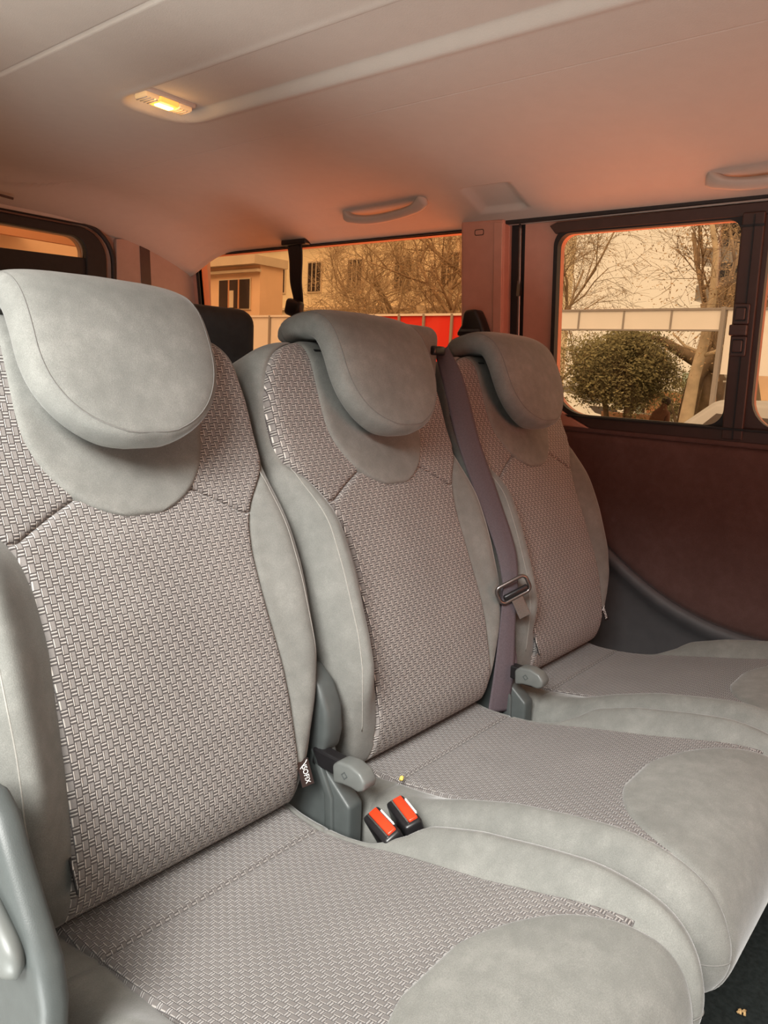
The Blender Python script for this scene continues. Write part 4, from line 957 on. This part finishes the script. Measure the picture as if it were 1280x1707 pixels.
# cars
def car(base, L, H, ang, mat, label):
    # body as a lofted side profile with rounded cabin, wheels and windows
    t = thing('parked_car', base, label, 'car', 'parked cars outside'); Wc = 0.85
    prof = [(-L / 2, 0.35), (-L / 2 + 0.05, 0.62), (-L * 0.30, 0.78), (-L * 0.16, H * 0.93), (-L * 0.02, H), (L * 0.2, H * 0.98), (L * 0.36, 0.88), (L / 2 - 0.05, 0.75), (L / 2, 0.35), (L / 2 - 0.1, 0.22), (-L / 2 + 0.1, 0.22)]
    Mx = Matrix.Rotation(ang, 4, 'Z'); b0 = Vector(base)
    pl_ = lambda a, b_, d: tuple(b0 + Mx @ Vector((a, d * (1 - 0.18 * max(0, (b_ - 0.8)) / 0.6), b_)))
    prism('body', prof, (-Wc, Wc), pl_, mat, t, bev=0.05, smooth=True)
    gl = [(-L * 0.25, 0.84), (-L * 0.14, H * 0.90), (L * 0.19, H * 0.92), (L * 0.30, 0.88)]
    prism('side_window', gl, (-Wc - 0.012, -Wc + 0.02), lambda a, b_, d: tuple(b0 + Mx @ Vector((a, d * (1 - 0.18 * max(0, (b_ - 0.8)) / 0.6), b_))), M_DARKW, t)
    prism('side_window', gl, (Wc - 0.02, Wc + 0.012), lambda a, b_, d: tuple(b0 + Mx @ Vector((a, d * (1 - 0.18 * max(0, (b_ - 0.8)) / 0.6), b_))), M_DARKW, t)
    for a in (-L * 0.31, L * 0.31):
        for d in (-Wc - 0.01, Wc - 0.17):
            prism('wheel', [(a + 0.31 * math.cos(q * PI / 10), 0.31 + 0.31 * math.sin(q * PI / 10)) for q in range(20)], (d, d + 0.18), pl_, M_RUBBER, t, bev=0.03)
car((4.6, -0.08, GZ), 4.0, 1.46, math.radians(80), M_CARG, 'grey car parked close outside the sliding door window, its roof at the lower right')
car((30, 12.9, GZ - 0.8), 4.2, 1.45, math.radians(90), M_CARW, 'pale parked car right of the olive tree trunk')
car((24, 12.4, GZ - 0.35), 4.2, 1.45, math.radians(90), M_CARW, 'pale parked car at the lower left of the sliding door window')
tag(box('grass_verge', (11, 1.5, GZ), (20, 7, GZ + 0.03), M_GRASS), 'dry grass verge beyond the hoarding', 'verge')
# bench board and person
bd = thing('park_bench', (14, 5.6, GZ), 'long brown timber bench with a plank back under the olive tree', 'bench')
box('backrest', (14.0, 4.85, -0.28), (14.06, 6.05, 0.0), M_WOOD, bd, 0.01); box('bench_seat', (13.6, 4.85, -0.48), (14.0, 6.05, -0.43), M_WOOD, bd, 0.01)
for y in (4.95, 5.9): box('leg', (13.7, y, GZ), (13.95, y + 0.06, -0.3), M_DARKW, bd)
pr_ = thing('person', (13.0, 4.46, GZ), 'person in a brown coat standing bent forward near the tree trunks', 'person')
me = bpy.data.meshes.new('b'); J = [((0, 0, 0.0), .12), ((0, 0.02, 0.28), .13), ((0, -0.04, 0.50), .12), ((0, -0.07, 0.60), .05), ((0, -0.10, 0.72), .075),
     ((0, 0.10, 0.50), .05), ((-0.05, 0.16, 0.28), .042), ((-0.12, 0.10, 0.10), .035), ((0, -0.18, 0.48), .05), ((-0.05, -0.2, 0.25), .042), ((-0.12, -0.14, 0.1), .035),
     ((0, 0.08, -0.08), .09), ((-0.02, 0.09, -0.40), .065), ((0, 0.09, -0.62), .05), ((0, -0.08, -0.08), .09), ((-0.02, -0.09, -0.40), .065), ((0, -0.09, -0.62), .05)]
E_ = [(0, 1), (1, 2), (2, 3), (3, 4), (2, 5), (5, 6), (6, 7), (2, 8), (8, 9), (9, 10), (0, 11), (11, 12), (12, 13), (0, 14), (14, 15), (15, 16)]
OFF = Vector((13.0, 4.46, -0.34)); me.from_pydata([tuple(Vector(j[0]) * 0.88 + OFF) for j in J], E_, []); bo = link('body', me, M_COAT, pr_, False)
sk = bo.modifiers.new('s', 'SKIN'); bo.modifiers.new('u', 'SUBSURF').levels = 1
for i, j in enumerate(J): me.skin_vertices[0].data[i].radius = (j[1], j[1]); 
me.skin_vertices[0].data[0].use_root = True
bm = bmesh.new(); bmesh.ops.create_uvsphere(bm, u_segments=16, v_segments=10, radius=0.085); bmesh.ops.transform(bm, matrix=Matrix.Translation(OFF + Vector((0.03, -0.09, 0.645))), verts=bm.verts); link('hair', bm_to(bm), M_HAIR, pr_)
# building behind the van, seen in the strip of rear window
b7 = thing('canopy_building', (5, 12, GZ), 'orange building with a pale canopy seen through the rear window strip', 'building')
box('wall', (-2, 12.5, GZ), (8, 18, 3.2), M_WALLA, b7); box('canopy', (-2, 11.4, 2.48), (5.0, 12.5, 2.60), M_WFRAME, b7); box('fascia', (-2, 11.35, 2.30), (5.6, 11.45, 2.42), M_WALLC, b7)
